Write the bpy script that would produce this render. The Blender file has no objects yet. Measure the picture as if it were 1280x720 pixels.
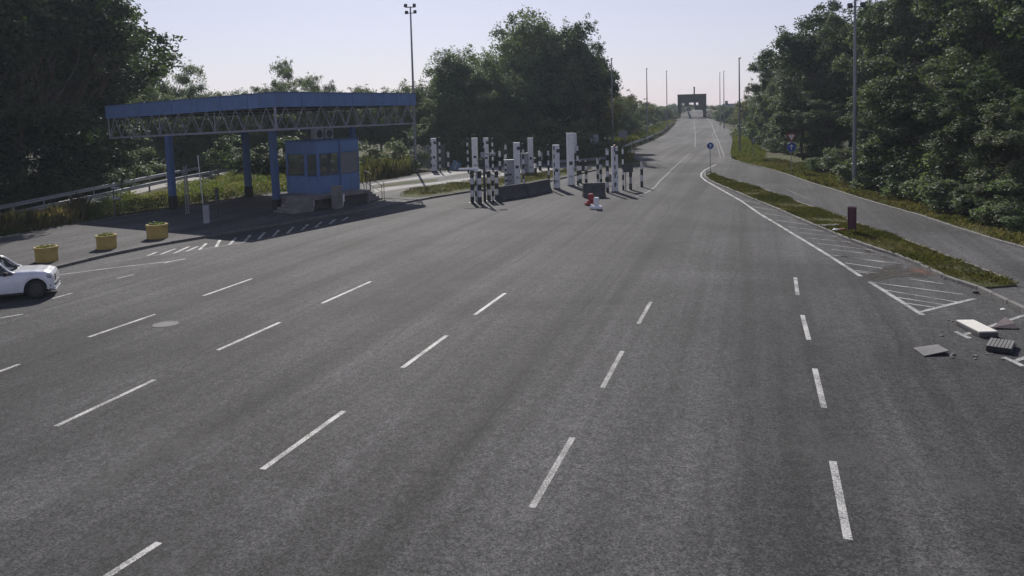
import bpy, bmesh, math, random
import numpy as np
from mathutils import Vector, Matrix

# ------------------------------------------------------------------ camera, sky, sun, exposure
SC = bpy.context.scene
COL = SC.collection
FPX = 1000.0                      # focal length in pixels of a 1280 px wide frame
CAM_H = 6.5
PITCH, ROLL = math.radians(4.0), 0.026
PRX, PRY = 640.0, 207.8           # where the optical axis meets the 1280x720 frame (the frame is shifted down)
cp, sp, cr, sr = math.cos(PITCH), math.sin(PITCH), math.cos(ROLL), math.sin(ROLL)
FWD = Vector((0, cp, -sp)); UP0 = Vector((0, sp, cp)); RT0 = Vector((1, 0, 0))
UPV = UP0 * cr + RT0 * sr
RTV = RT0 * cr - UP0 * sr
cam_data = bpy.data.cameras.new('camera')
cam = bpy.data.objects.new('camera', cam_data); COL.objects.link(cam)
m3 = Matrix((RTV, UPV, -FWD)).transposed()
cam.matrix_world = Matrix.Translation((0, 0, CAM_H)) @ m3.to_4x4()
cam_data.sensor_width = 36.0
cam_data.lens = 36.0 * FPX / 1280.0
cam_data.shift_x = 0.0
cam_data.shift_y = -(360.0 - PRY) / 1280.0
cam_data.clip_start = 0.1
cam_data.clip_end = 6000
SC.camera = cam

SUN_EL, SUN_AZ = math.radians(35), math.radians(-9)     # azimuth from +Y towards +X
world = bpy.data.worlds.new('World'); SC.world = world
world.use_nodes = True
wn = world.node_tree.nodes; wl = world.node_tree.links
wn.clear()
wo = wn.new('ShaderNodeOutputWorld'); bg = wn.new('ShaderNodeBackground')
sky = wn.new('ShaderNodeTexSky'); sky.sky_type = 'NISHITA'; sky.sun_disc = False
sky.sun_elevation = SUN_EL; sky.sun_rotation = SUN_AZ
sky.air_density = 1.0; sky.dust_density = 1.0; sky.ozone_density = 8.0; sky.altitude = 100
bg.inputs['Strength'].default_value = 0.067
veil = wn.new('ShaderNodeMix'); veil.data_type = 'RGBA'          # thin even summer haze over the clear sky
tcw = wn.new('ShaderNodeTexCoord'); sxz = wn.new('ShaderNodeSeparateXYZ'); mrg = wn.new('ShaderNodeMapRange')
wl.new(tcw.outputs['Generated'], sxz.inputs[0]); wl.new(sxz.outputs[2], mrg.inputs[0])      # haze thins from the horizon upwards
mrg.inputs[1].default_value = 0.0; mrg.inputs[2].default_value = 0.7; mrg.inputs[3].default_value = 0.55; mrg.inputs[4].default_value = 0.06
wl.new(mrg.outputs[0], veil.inputs[0]); veil.inputs[7].default_value = (12.9, 11.4, 13.0, 1)
wl.new(sky.outputs[0], veil.inputs[6]); wl.new(veil.outputs[2], bg.inputs[0]); wl.new(bg.outputs[0], wo.inputs[0])

sd = bpy.data.lights.new('sun', 'SUN'); so = bpy.data.objects.new('sun', sd); COL.objects.link(so)
sd.energy = 4.3; sd.angle = math.radians(0.53); sd.color = (1.0, 0.95, 0.88)
sdir = Vector((math.sin(SUN_AZ) * math.cos(SUN_EL), math.cos(SUN_AZ) * math.cos(SUN_EL), math.sin(SUN_EL)))
so.rotation_euler = sdir.to_track_quat('Z', 'Y').to_euler()
so.location = (0, 0, 40)
SC.view_settings.view_transform = 'Standard'
SC.view_settings.look = 'None'
SC.view_settings.exposure = 0.12
SC.view_settings.gamma = 1.0

# ------------------------------------------------------------------ measuring helpers
def zr(Y):
    """height of the main road: level plaza, then the ramp up to the bridge"""
    if Y < 92: return 0.0
    if Y < 300: return 0.000095 * (Y - 92) ** 2
    z300 = 0.000095 * 208 ** 2
    return min(z300 + (Y - 300) * 0.012, z300 + 0.6)
def ray(px, py):
    return (FWD + RTV * ((px - PRX) / FPX) - UPV * ((py - PRY) / FPX))
def G(px, py, z=0.0):
    """ground point at height z seen at a pixel of the 1280x720 photograph"""
    d = ray(px, py); t = (z - CAM_H) / d.z
    return Vector((d.x * t, d.y * t, z))
def R(px, py):
    """point on the road surface (level plaza or ramp)"""
    d = ray(px, py); lo, hi = 1.0, 330.0
    for _ in range(60):
        t = (lo + hi) / 2
        if CAM_H + d.z * t / d.y > zr(t): lo = t
        else: hi = t
    t = lo / d.y
    return Vector((d.x * t, d.y * t, zr(lo)))
def AT(px, py, Y):
    d = ray(px, py); t = Y / d.y
    return Vector((d.x * t, Y, CAM_H + d.z * t))
def top_z(px, py, Y): return AT(px, py, Y).z

# ------------------------------------------------------------------ object helpers
def tag(o, label=None, cat=None, group=None, kind=None):
    if label: o['label'] = label
    if cat: o['category'] = cat
    if group: o['group'] = group
    if kind: o['kind'] = kind
    return o
def empty(name, loc, rz=0.0, label=None, cat=None, group=None, kind=None):
    o = bpy.data.objects.new(name, None); COL.objects.link(o)
    o.location = loc; o.rotation_euler = (0, 0, rz); o.empty_display_size = 0.3
    return tag(o, label, cat, group, kind)
def link(name, mesh, parent=None, loc=None, rot=None, scale=None):
    o = bpy.data.objects.new(name, mesh); COL.objects.link(o)
    if parent: o.parent = parent
    if loc is not None: o.location = loc
    if rot is not None: o.rotation_euler = rot
    if scale is not None: o.scale = scale
    return o

class MB:
    """collects shapes, then links them as ONE mesh object"""
    def __init__(s): s.v = []; s.f = []; s.mi = []; s.sm = []
    def add(s, vs, fs, mi=0, smooth=False):
        b = len(s.v); s.v += [tuple(v) for v in vs]
        for f in fs: s.f.append([i + b for i in f]); s.mi.append(mi); s.sm.append(smooth)
        return s
    def box(s, x0, x1, y0, y1, z0, z1, mi=0, M=None, bev=0.0):
        if bev <= 0:
            vs = [(x, y, z) for z in (z0, z1) for (x, y) in ((x0, y0), (x1, y0), (x1, y1), (x0, y1))]
            fs = [(3, 2, 1, 0), (4, 5, 6, 7), (0, 1, 5, 4), (1, 2, 6, 5), (2, 3, 7, 6), (3, 0, 4, 7)]
        else:
            bm = bmesh.new(); bmesh.ops.create_cube(bm, size=1)
            for v in bm.verts:
                v.co = Vector(((x0 + x1) / 2 + v.co.x * (x1 - x0), (y0 + y1) / 2 + v.co.y * (y1 - y0), (z0 + z1) / 2 + v.co.z * (z1 - z0)))
            bmesh.ops.bevel(bm, geom=bm.edges[:], offset=bev, segments=1, affect='EDGES')
            bm.verts.index_update()
            vs = [v.co.copy() for v in bm.verts]; fs = [[v.index for v in f.verts] for f in bm.faces]; bm.free()
        if M is not None: vs = [M @ Vector(v) for v in vs]
        return s.add(vs, fs, mi)
    def tube(s, pts, radii, n=10, mi=0, caps=True, smooth=True):
        pts = [Vector(p) for p in pts]
        if not hasattr(radii, '__len__'): radii = [radii] * len(pts)
        vs = []; fs = []
        ref = None
        for i, p in enumerate(pts):
            t = (pts[min(i + 1, len(pts) - 1)] - pts[max(i - 1, 0)]).normalized()
            if ref is None:
                ref = Vector((1, 0, 0)) if abs(t.x) < 0.9 else Vector((0, 1, 0))
            a = (ref - t * ref.dot(t)).normalized(); b = t.cross(a); ref = a
            for k in range(n):
                w = 2 * math.pi * k / n
                vs.append(p + (a * math.cos(w) + b * math.sin(w)) * radii[i])
        for i in range(len(pts) - 1):
            for k in range(n):
                fs.append((i * n + k, i * n + (k + 1) % n, (i + 1) * n + (k + 1) % n, (i + 1) * n + k))
        s.add(vs, fs, mi, smooth)
        if caps:
            s.add(vs[:n], [list(range(n))[::-1]], mi); s.add(vs[-n:], [list(range(n))], mi)
        return s
    def lathe(s, prof, n=20, mi=0, c=(0, 0, 0), smooth=True, mis=None):
        vs = []
        for (r, z) in prof:
            for k in range(n):
                w = 2 * math.pi * k / n; vs.append((c[0] + r * math.cos(w), c[1] + r * math.sin(w), c[2] + z))
        for i in range(len(prof) - 1):
            fs = [(i * n + k, i * n + (k + 1) % n, (i + 1) * n + (k + 1) % n, (i + 1) * n + k) for k in range(n)]
            b = len(s.v)
            s.add(vs[i * n:(i + 2) * n], [tuple(j - i * n for j in f) for f in fs], mis[i] if mis else mi, smooth)
        return s
    def mesh(s, name, mats):
        me = bpy.data.meshes.new(name); me.from_pydata(s.v, [], s.f)
        for m in (mats if isinstance(mats, (list, tuple)) else [mats]): me.materials.append(m)
        me.polygons.foreach_set('material_index', s.mi); me.polygons.foreach_set('use_smooth', s.sm)
        me.validate(); me.update()
        return me
    def build(s, name, mats, parent=None, loc=None, rot=None):
        return link(name, s.mesh(name, mats), parent, loc, rot)

def poly_sheet(name, pts, z, mat, parent=None, kind=None):
    """flat filled outline"""
    bm = bmesh.new(); vs = [bm.verts.new((p[0], p[1], z)) for p in pts]
    es = [bm.edges.new((vs[i], vs[(i + 1) % len(vs)])) for i in range(len(vs))]
    bmesh.ops.triangle_fill(bm, edges=es, use_beauty=True)
    for f in bm.faces:
        f.normal_update()
        if f.normal.z < 0: f.normal_flip()
    me = bpy.data.meshes.new(name); bm.to_mesh(me); bm.free(); me.materials.append(mat)
    o = link(name, me, parent)
    if kind: o['kind'] = kind
    return o
def poly_prism(name, pts, z0, z1, mats, parent=None, kind=None):
    bm = bmesh.new(); vs = [bm.verts.new((p[0], p[1], z1)) for p in pts]
    es = [bm.edges.new((vs[i], vs[(i + 1) % len(vs)])) for i in range(len(vs))]
    bmesh.ops.triangle_fill(bm, edges=es, use_beauty=True)
    for f in bm.faces:
        f.normal_update()
        if f.normal.z < 0: f.normal_flip()
    lo = [bm.verts.new((p[0], p[1], z0)) for p in pts]
    for i in range(len(pts)):
        j = (i + 1) % len(pts); bm.faces.new((vs[i], vs[j], lo[j], lo[i]))
    me = bpy.data.meshes.new(name); bm.to_mesh(me); bm.free()
    for m in (mats if isinstance(mats, (list, tuple)) else [mats]): me.materials.append(m)
    o = link(name, me, parent)
    if kind: o['kind'] = kind
    return o
def resample(pts, step):
    pts = [Vector((p[0], p[1], 0)) for p in pts]; out = [pts[0].copy()]; need = step
    for a, b in zip(pts, pts[1:]):
        L = (b - a).length; pos = 0.0
        while L - pos >= need:
            pos += need; out.append(a + (b - a) * (pos / L)); need = step
        need -= (L - pos)
    return out

# ------------------------------------------------------------------ materials
def nn(nt, t, **kw):
    n = nt.nodes.new(t)
    for k, v in kw.items(): setattr(n, k, v)
    return n
def base_mat(name):
    m = bpy.data.materials.new(name); m.use_nodes = True; nt = m.node_tree
    return m, nt, nt.nodes['Principled BSDF'], nt.nodes['Material Output']
def noise(nt, scale, detail=4, rough=0.55, vec=None, dist=0.0):
    n = nn(nt, 'ShaderNodeTexNoise'); n.inputs['Scale'].default_value = scale
    n.inputs['Detail'].default_value = detail; n.inputs['Roughness'].default_value = rough; n.inputs['Distortion'].default_value = dist
    if vec is not None: nt.links.new(vec, n.inputs['Vector'])
    return n
def ramp(nt, fac, stops):
    r = nn(nt, 'ShaderNodeValToRGB'); e = r.color_ramp.elements
    while len(e) < len(stops): e.new(0.5)
    for i, (p, c) in enumerate(stops):
        e[i].position = p; e[i].color = (c[0], c[1], c[2], 1) if hasattr(c, '__len__') else (c, c, c, 1)
    nt.links.new(fac, r.inputs[0]); return r
def mix(nt, fac, a, b, blend='MIX'):
    m = nn(nt, 'ShaderNodeMix', data_type='RGBA', blend_type=blend)
    for sock, val in ((0, fac), (6, a), (7, b)):
        if hasattr(val, 'links') or hasattr(val, 'is_linked'): nt.links.new(val, m.inputs[sock])
        elif sock == 0: m.inputs[0].default_value = val
        else: m.inputs[sock].default_value = (val[0], val[1], val[2], 1)
    return m.outputs[2]
def bump(nt, h, strength, dist, bsdf):
    b = nn(nt, 'ShaderNodeBump'); b.inputs['Strength'].default_value = strength; b.inputs['Distance'].default_value = dist
    nt.links.new(h, b.inputs['Height']); nt.links.new(b.outputs[0], bsdf.inputs['Normal'])
def wpos(nt):
    g = nn(nt, 'ShaderNodeNewGeometry'); return g.outputs['Position']
def rot_stretch(nt, vec, ang, sc):
    m = nn(nt, 'ShaderNodeMapping'); m.inputs['Rotation'].default_value = (0, 0, ang); 
    m2 = nn(nt, 'ShaderNodeMapping'); m2.inputs['Scale'].default_value = sc
    nt.links.new(vec, m.inputs['Vector']); nt.links.new(m.outputs[0], m2.inputs['Vector'])
    return m2.outputs[0]
def simple(name, col, rough=0.6, var=0.25, scale=3.0, metal=0.0, spec=0.5, bmp=0.0, dirt=None, streak=None):
    """paint, metal, concrete: base colour with grain, wear and slight dirt"""
    m, nt, b, out = base_mat(name)
    tc = nn(nt, 'ShaderNodeTexCoord').outputs['Object']
    n = noise(nt, scale, 6, 0.6, tc)
    lo = [c * (1 - var) for c in col]; hi = [min(1, c * (1 + var)) for c in col]
    r = ramp(nt, n.outputs[0], [(0.3, lo), (0.7, hi)])
    c = r.outputs[0]
    if dirt:
        n2 = noise(nt, scale * 3.1, 5, 0.65, tc)
        r2 = ramp(nt, n2.outputs[0], [(0.55, 0.0), (0.72, 1.0)])
        c = mix(nt, r2.outputs[0], c, dirt)
    if streak:
        mp = nn(nt, 'ShaderNodeMapping'); mp.inputs['Scale'].default_value = (5.5, 5.5, 0.35); nt.links.new(tc, mp.inputs['Vector'])
        r3 = ramp(nt, noise(nt, 1.0, 5, 0.6, mp.outputs[0]).outputs[0], [(0.52, 0.0), (0.75, 0.75)])
        c = mix(nt, r3.outputs[0], c, streak)
    nt.links.new(c, b.inputs['Base Color'])
    b.inputs['Roughness'].default_value = rough; b.inputs['Metallic'].default_value = metal
    b.inputs['Specular IOR Level'].default_value = spec
    if bmp: bump(nt, noise(nt, scale * 12, 4, 0.6, tc).outputs[0], bmp, 0.01, b)
    return m

LANE_ANG = math.atan2(0.305, 1.0)      # lanes lean this far from +Y towards +X
def make_asphalt(name, lo, hi, worn, seams=True, rough=0.85):
    m, nt, b, out = base_mat(name)
    P = wpos(nt)
    # grit
    g1 = noise(nt, 26, 2, 0.9, P); g2 = noise(nt, 7, 3, 0.75, P)
    grit = mix(nt, 0.25, g1.outputs['Color'], g2.outputs['Color'])
    gbw = nn(nt, 'ShaderNodeRGBToBW'); nt.links.new(grit, gbw.inputs[0])
    r = ramp(nt, gbw.outputs[0], [(0.40, [c * 0.25 for c in lo]), (0.5, [(a + c) / 2 for a, c in zip(lo, hi)]), (0.60, [c * 1.95 for c in hi])])
    col = r.outputs[0]
    # large cloudy wear
    L = noise(nt, 0.09, 5, 0.6, P, 0.6)
    rl = ramp(nt, L.outputs[0], [(0.36, 0.70), (0.66, 1.30)])
    col = mix(nt, 1.0, col, rl.outputs[0], 'MULTIPLY')
    # wheel tracks along the lanes
    st = rot_stretch(nt, P, LANE_ANG, (0.62, 0.018, 1))
    S = noise(nt, 1.0, 3, 0.5, st, 0.3)
    rs = ramp(nt, S.outputs[0], [(0.36, 0.64), (0.5, 1.0), (0.66, 1.36)])
    col = mix(nt, 0.9, col, rs.outputs[0], 'MULTIPLY')
    st2 = rot_stretch(nt, P, LANE_ANG, (3.0, 0.05, 1))
    S2 = noise(nt, 1.0, 4, 0.6, st2, 0.2)
    rs2 = ramp(nt, S2.outputs[0], [(0.4, 0.88), (0.62, 1.12)])
    col = mix(nt, 0.8, col, rs2.outputs[0], 'MULTIPLY')
    # pale worn blotches
    W = noise(nt, 0.23, 6, 0.68, P, 0.4)
    rw = ramp(nt, W.outputs[0], [(0.54, 0.0), (0.74, 0.6)])
    col = mix(nt, rw.outputs[0], col, worn)
    if seams:
        # dark bitumen seams and wandering cracks along the paving joints
        wv = nn(nt, 'ShaderNodeMapping'); wv.inputs['Rotation'].default_value = (0, 0, LANE_ANG)
        nt.links.new(P, wv.inputs['Vector'])
        wob = noise(nt, 0.16, 4, 0.55, P)
        sep = nn(nt, 'ShaderNodeSeparateXYZ'); nt.links.new(wv.outputs[0], sep.inputs[0])
        ma = nn(nt, 'ShaderNodeMath', operation='MULTIPLY_ADD'); nt.links.new(wob.outputs[0], ma.inputs[0]); ma.inputs[1].default_value = 1.7
        nt.links.new(sep.outputs[0], ma.inputs[2])
        mo = nn(nt, 'ShaderNodeMath', operation='PINGPONG'); nt.links.new(ma.outputs[0], mo.inputs[0]); mo.inputs[1].default_value = 2.3
        rr = ramp(nt, mo.outputs[0], [(0.0, 1.0), (0.03, 0.85), (0.06, 0.0)])
        brk = ramp(nt, noise(nt, 0.11, 3, 0.6, P).outputs[0], [(0.38, 0.0), (0.60, 0.6)])
        fm = nn(nt, 'ShaderNodeMath', operation='MULTIPLY'); nt.links.new(rr.outputs[0], fm.inputs[0]); nt.links.new(brk.outputs[0], fm.inputs[1])
        col = mix(nt, fm.outputs[0], col, [c * 0.45 for c in lo])
        vo = nn(nt, 'ShaderNodeTexVoronoi', feature='DISTANCE_TO_EDGE'); vo.inputs['Scale'].default_value = 0.12
        wd = noise(nt, 0.9, 5, 0.6, P); av = nn(nt, 'ShaderNodeVectorMath', operation='MULTIPLY_ADD')
        nt.links.new(wd.outputs['Color'], av.inputs[0]); av.inputs[1].default_value = (1.6, 1.6, 0); nt.links.new(P, av.inputs[2])
        nt.links.new(av.outputs[0], vo.inputs['Vector'])
        rc = ramp(nt, vo.outputs[0], [(0.0, 0.2), (0.003, 0.15), (0.007, 0.0)])
        col = mix(nt, rc.outputs[0], col, [c * 0.45 for c in lo])
    D = noise(nt, 0.75, 5, 0.7, P, 0.8); rd = ramp(nt, D.outputs[0], [(0.62, 0.0), (0.74, 0.6)])
    col = mix(nt, rd.outputs[0], col, [c * 0.55 for c in lo])
    nt.links.new(col, b.inputs['Base Color'])
    b.inputs['Roughness'].default_value = rough
    b.inputs['Specular IOR Level'].default_value = 0.2
    bump(nt, grit, 0.55, 0.012, b)
    return m
M = {}
M['asphalt'] = make_asphalt('asphalt', (0.046, 0.045, 0.0455), (0.066, 0.0645, 0.065), (0.090, 0.088, 0.086))
M['asphalt_side'] = make_asphalt('asphalt_side', (0.040, 0.040, 0.044), (0.054, 0.053, 0.057), (0.066, 0.064, 0.066), seams=False)
M['asphalt_ramp'] = make_asphalt('asphalt_ramp', (0.060, 0.058, 0.060), (0.080, 0.077, 0.077), (0.10, 0.097, 0.095))
M['pavement'] = make_asphalt('pavement', (0.060, 0.058, 0.059), (0.086, 0.082, 0.082), (0.12, 0.115, 0.11), seams=False)

def paint_mat(name, col, under, worn=0.5):
    m, nt, b, out = base_mat(name); P = wpos(nt)
    n = noise(nt, 34, 4, 0.8, P); n2 = noise(nt, 1.3, 4, 0.6, P)
    a = nn(nt, 'ShaderNodeMath', operation='MULTIPLY_ADD'); nt.links.new(n2.outputs[0], a.inputs[0]); a.inputs[1].default_value = 0.55
    nt.links.new(n.outputs[0], a.inputs[2])
    r = ramp(nt, a.outputs[0], [(0.60 + 0.22 * (1 - worn), 0.0), (0.74 + 0.26 * (1 - worn), 1.0)])
    g = ramp(nt, noise(nt, 5, 4, 0.6, P).outputs[0], [(0.3, [c * 0.8 for c in col]), (0.7, col)])
    c = mix(nt, r.outputs[0], g.outputs[0], under)
    nt.links.new(c, b.inputs['Base Color']); b.inputs['Roughness'].default_value = 0.7
    return m
M['line'] = paint_mat('road_paint', (0.56, 0.55, 0.53), (0.06, 0.06, 0.06), 0.5)
M['line_grey'] = paint_mat('road_paint_grey', (0.42, 0.415, 0.41), (0.07, 0.07, 0.07), 0.65)
M['line_faint'] = paint_mat('road_paint_faint', (0.24, 0.235, 0.23), (0.05, 0.05, 0.05), 0.75)

def ground_mat(name, stops, sc=0.5, fine=9.0):
    m, nt, b, out = base_mat(name); P = wpos(nt)
    n = noise(nt, sc, 6, 0.65, P, 0.4); r = ramp(nt, n.outputs[0], stops)
    f = noise(nt, fine, 5, 0.7, P); rf = ramp(nt, f.outputs[0], [(0.3, 0.55), (0.7, 1.35)])
    c = mix(nt, 1.0, r.outputs[0], rf.outputs[0], 'MULTIPLY')
    nt.links.new(c, b.inputs['Base Color']); b.inputs['Roughness'].default_value = 0.95; b.inputs['Specular IOR Level'].default_value = 0.15
    bump(nt, f.outputs[0], 0.8, 0.06, b)
    return m
M['ground'] = ground_mat('rough_ground', [(0.3, (0.045, 0.055, 0.022)), (0.5, (0.085, 0.08, 0.04)), (0.7, (0.12, 0.10, 0.06))])
M['lawn'] = ground_mat('lawn_soil', [(0.3, (0.055, 0.075, 0.026)), (0.55, (0.095, 0.10, 0.045)), (0.75, (0.16, 0.14, 0.085))], 0.8, 14)
M['forest_floor'] = ground_mat('forest_floor', [(0.3, (0.02, 0.026, 0.012)), (0.7, (0.05, 0.05, 0.025))])
M['soil'] = ground_mat('soil', [(0.3, (0.06, 0.048, 0.034)), (0.7, (0.11, 0.09, 0.065))], 3, 20)
M['dust'] = ground_mat('pale_dust', [(0.3, (0.085, 0.078, 0.068)), (0.7, (0.13, 0.12, 0.10))], 3, 20)
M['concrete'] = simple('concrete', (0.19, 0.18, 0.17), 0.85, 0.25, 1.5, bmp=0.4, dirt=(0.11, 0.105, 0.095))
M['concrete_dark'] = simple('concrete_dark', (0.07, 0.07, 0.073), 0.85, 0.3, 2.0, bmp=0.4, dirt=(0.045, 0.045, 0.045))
M['concrete_pale'] = simple('concrete_pale', (0.25, 0.24, 0.23), 0.85, 0.2, 0.8, bmp=0.3, dirt=(0.17, 0.16, 0.15))
M['kerb'] = simple('kerb_concrete', (0.20, 0.19, 0.175), 0.9, 0.35, 1.6, bmp=0.5, dirt=(0.09, 0.085, 0.07))
M['kerb_dark'] = simple('kerb_concrete_dark', (0.13, 0.125, 0.12), 0.9, 0.35, 1.6, bmp=0.5, dirt=(0.07, 0.065, 0.06))
M['blue'] = simple('blue_sheet_metal', (0.105, 0.185, 0.36), 0.6, 0.14, 0.7, dirt=(0.09, 0.15, 0.28), streak=(0.10, 0.12, 0.17))
M['blue_dark'] = simple('blue_column_paint', (0.055, 0.11, 0.24), 0.55, 0.15, 0.9, dirt=(0.045, 0.085, 0.17), streak=(0.06, 0.07, 0.10))
M['black'] = simple('black_paint', (0.02, 0.02, 0.021), 0.6, 0.2, 4)
M['white'] = simple('white_paint', (0.70, 0.70, 0.72), 0.6, 0.1, 3, dirt=(0.46, 0.45, 0.43), streak=(0.42, 0.40, 0.37))
M['stripe_white'] = simple('stripe_white', (0.64, 0.64, 0.64), 0.65, 0.12, 4, dirt=(0.38, 0.37, 0.35), streak=(0.40, 0.38, 0.35))
M['galv'] = simple('galvanised_steel', (0.34, 0.35, 0.37), 0.5, 0.15, 3, metal=0.55, dirt=(0.24, 0.24, 0.25))
M['truss'] = simple('truss_steel', (0.27, 0.28, 0.31), 0.6, 0.15, 2, metal=0.1, dirt=(0.17, 0.16, 0.16))
M['grey_paint'] = simple('grey_paint', (0.30, 0.31, 0.33), 0.6, 0.15, 2, dirt=(0.2, 0.2, 0.21))
M['pole'] = simple('pole_steel', (0.23, 0.235, 0.25), 0.55, 0.15, 2, metal=0.4)
M['dark_steel'] = simple('dark_steel', (0.05, 0.052, 0.058), 0.55, 0.25, 3, metal=0.2)
M['green_steel'] = simple('green_bridge_steel', (0.010, 0.017, 0.016), 0.7, 0.25, 0.4)
M['yellow'] = simple('yellow_planter_paint', (0.40, 0.30, 0.085), 0.75, 0.2, 2.2, bmp=0.3, dirt=(0.25, 0.19, 0.075))
M['maroon'] = simple('maroon_bin_paint', (0.085, 0.022, 0.04), 0.42, 0.2, 4)
M['red'] = simple('red_plastic', (0.30, 0.028, 0.03), 0.45, 0.15, 4)
M['white_plastic'] = simple('white_plastic', (0.78, 0.78, 0.80), 0.4, 0.05, 4)
M['sign_blue'] = simple('sign_blue', (0.02, 0.075, 0.34), 0.4, 0.06, 6)
M['sign_white'] = simple('sign_white', (0.72, 0.72, 0.74), 0.4, 0.05, 6)
M['sign_red'] = simple('sign_red', (0.40, 0.025, 0.03), 0.4, 0.08, 6)
M['sign_back'] = simple('sign_back', (0.30, 0.31, 0.34), 0.5, 0.1, 3, metal=0.3)
M['bark'] = simple('bark', (0.085, 0.07, 0.055), 0.95, 0.4, 2.0, bmp=0.8)
M['rubber'] = simple('tyre_rubber', (0.018, 0.018, 0.019), 0.8, 0.2, 6)
M['alloy'] = simple('dark_alloy', (0.10, 0.10, 0.105), 0.35, 0.1, 6, metal=0.8)
M['trim'] = simple('black_trim', (0.02, 0.02, 0.022), 0.5, 0.15, 6)
M['foam'] = simple('pale_foam_block', (0.72, 0.69, 0.62), 0.8, 0.08, 4, dirt=(0.52, 0.48, 0.42))
M['board'] = simple('weathered_board', (0.17, 0.165, 0.16), 0.85, 0.2, 2.5, bmp=0.4)
M['board_dark'] = simple('weathered_board_dark', (0.10, 0.095, 0.095), 0.85, 0.25, 2.5, bmp=0.4)
def carpaint():
    m, nt, b, out = base_mat('white_car_paint')
    b.inputs['Base Color'].default_value = (0.74, 0.75, 0.78, 1); b.inputs['Roughness'].default_value = 0.32
    b.inputs['Coat Weight'].default_value = 0.7; b.inputs['Coat Roughness'].default_value = 0.05
    tc = nn(nt, 'ShaderNodeTexCoord').outputs['Object']
    r = ramp(nt, noise(nt, 2.5, 5, 0.6, tc).outputs[0], [(0.3, (0.69, 0.70, 0.73)), (0.7, (0.78, 0.79, 0.82))])
    nt.links.new(r.outputs[0], b.inputs['Base Color'])
    return m
M['carpaint'] = carpaint()
def glass(name, tint, alpha_mix, rough=0.04):
    m, nt, b, out = base_mat(name)
    tr = nn(nt, 'ShaderNodeBsdfTransparent'); tr.inputs[0].default_value = (*tint, 1)
    gl = nn(nt, 'ShaderNodeBsdfGlossy'); gl.inputs['Roughness'].default_value = rough
    tc = nn(nt, 'ShaderNodeTexCoord').outputs['Object']
    lw = nn(nt, 'ShaderNodeLayerWeight'); lw.inputs[0].default_value = 0.5; fr = ramp(nt, lw.outputs['Facing'], [(0.0, 0.04), (0.6, 0.08), (0.85, 0.3), (1.0, 1.0)])
    mx = nn(nt, 'ShaderNodeMixShader'); nt.links.new(fr.outputs[0], mx.inputs[0]); nt.links.new(tr.outputs[0], mx.inputs[1]); nt.links.new(gl.outputs[0], mx.inputs[2])
    df = nn(nt, 'ShaderNodeBsdfDiffuse')
    r = ramp(nt, noise(nt, 5, 5, 0.6, tc).outputs[0], [(0.3, (0.16, 0.16, 0.16)), (0.7, (0.26, 0.26, 0.25))]); nt.links.new(r.outputs[0], df.inputs[0])
    m2 = nn(nt, 'ShaderNodeMixShader'); m2.inputs[0].default_value = alpha_mix
    nt.links.new(mx.outputs[0], m2.inputs[1]); nt.links.new(df.outputs[0], m2.inputs[2])
    nt.links.new(m2.outputs[0], out.inputs[0])
    return m
M['glass'] = glass('window_glass', (0.84, 0.87, 0.87), 0.2)  # grey diffuse share lightens the panes, painted in for the sky's reflection
M['car_glass'] = glass('car_glass', (0.16, 0.18, 0.2), 0.02)
M['blind'] = simple('grey_blind', (0.17, 0.175, 0.18), 0.7, 0.1, 4)
M['lamp_glass'] = simple('headlight_lens', (0.24, 0.25, 0.28), 0.12, 0.2, 12, metal=0.3)

def leaf_mat(name, c_lo, c_mid, c_hi, trans, tw=0.30, rough=0.6):
    m, nt, b, out = base_mat(name)
    P = wpos(nt); oi = nn(nt, 'ShaderNodeObjectInfo')
    n1 = noise(nt, 0.22, 4, 0.6, P); n2 = noise(nt, 2.6, 3, 0.6, P)
    ad = nn(nt, 'ShaderNodeMath', operation='MULTIPLY_ADD'); nt.links.new(n2.outputs[0], ad.inputs[0]); ad.inputs[1].default_value = 0.55
    nt.links.new(n1.outputs[0], ad.inputs[2])
    a2 = nn(nt, 'ShaderNodeMath', operation='MULTIPLY_ADD'); nt.links.new(oi.outputs['Random'], a2.inputs[0]); a2.inputs[1].default_value = 0.22
    nt.links.new(ad.outputs[0], a2.inputs[2])
    r = ramp(nt, a2.outputs[0], [(0.58, c_lo), (0.80, c_mid), (1.0, c_hi)])
    nt.links.new(r.outputs[0], b.inputs['Base Color'])
    b.inputs['Roughness'].default_value = rough; b.inputs['Specular IOR Level'].default_value = 0.16
    tl = nn(nt, 'ShaderNodeBsdfTranslucent')
    tcx = mix(nt, 1.0, r.outputs[0], trans, 'MULTIPLY'); nt.links.new(tcx, tl.inputs[0])
    mx = nn(nt, 'ShaderNodeMixShader'); mx.inputs[0].default_value = tw
    nt.links.new(b.outputs[0], mx.inputs[1]); nt.links.new(tl.outputs[0], mx.inputs[2]); nt.links.new(mx.outputs[0], out.inputs[0])
    return m
M['leaf_dark'] = leaf_mat('leaf_dark', (0.012, 0.022, 0.014), (0.032, 0.050, 0.026), (0.066, 0.088, 0.044), (1.4, 1.7, 0.8), 0.3)
M['leaf_mid'] = leaf_mat('leaf_mid', (0.044, 0.070, 0.040), (0.094, 0.128, 0.066), (0.145, 0.17, 0.09), (1.4, 1.6, 0.9), 0.36)
M['leaf_poplar'] = leaf_mat('leaf_poplar', (0.022, 0.036, 0.019), (0.062, 0.088, 0.043), (0.14, 0.16, 0.095), (1.4, 1.6, 0.7), 0.28)
M['leaf_olive'] = leaf_mat('leaf_olive', (0.055, 0.07, 0.026), (0.098, 0.112, 0.042), (0.14, 0.138, 0.055), (1.5, 1.6, 0.6), 0.34)
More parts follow.
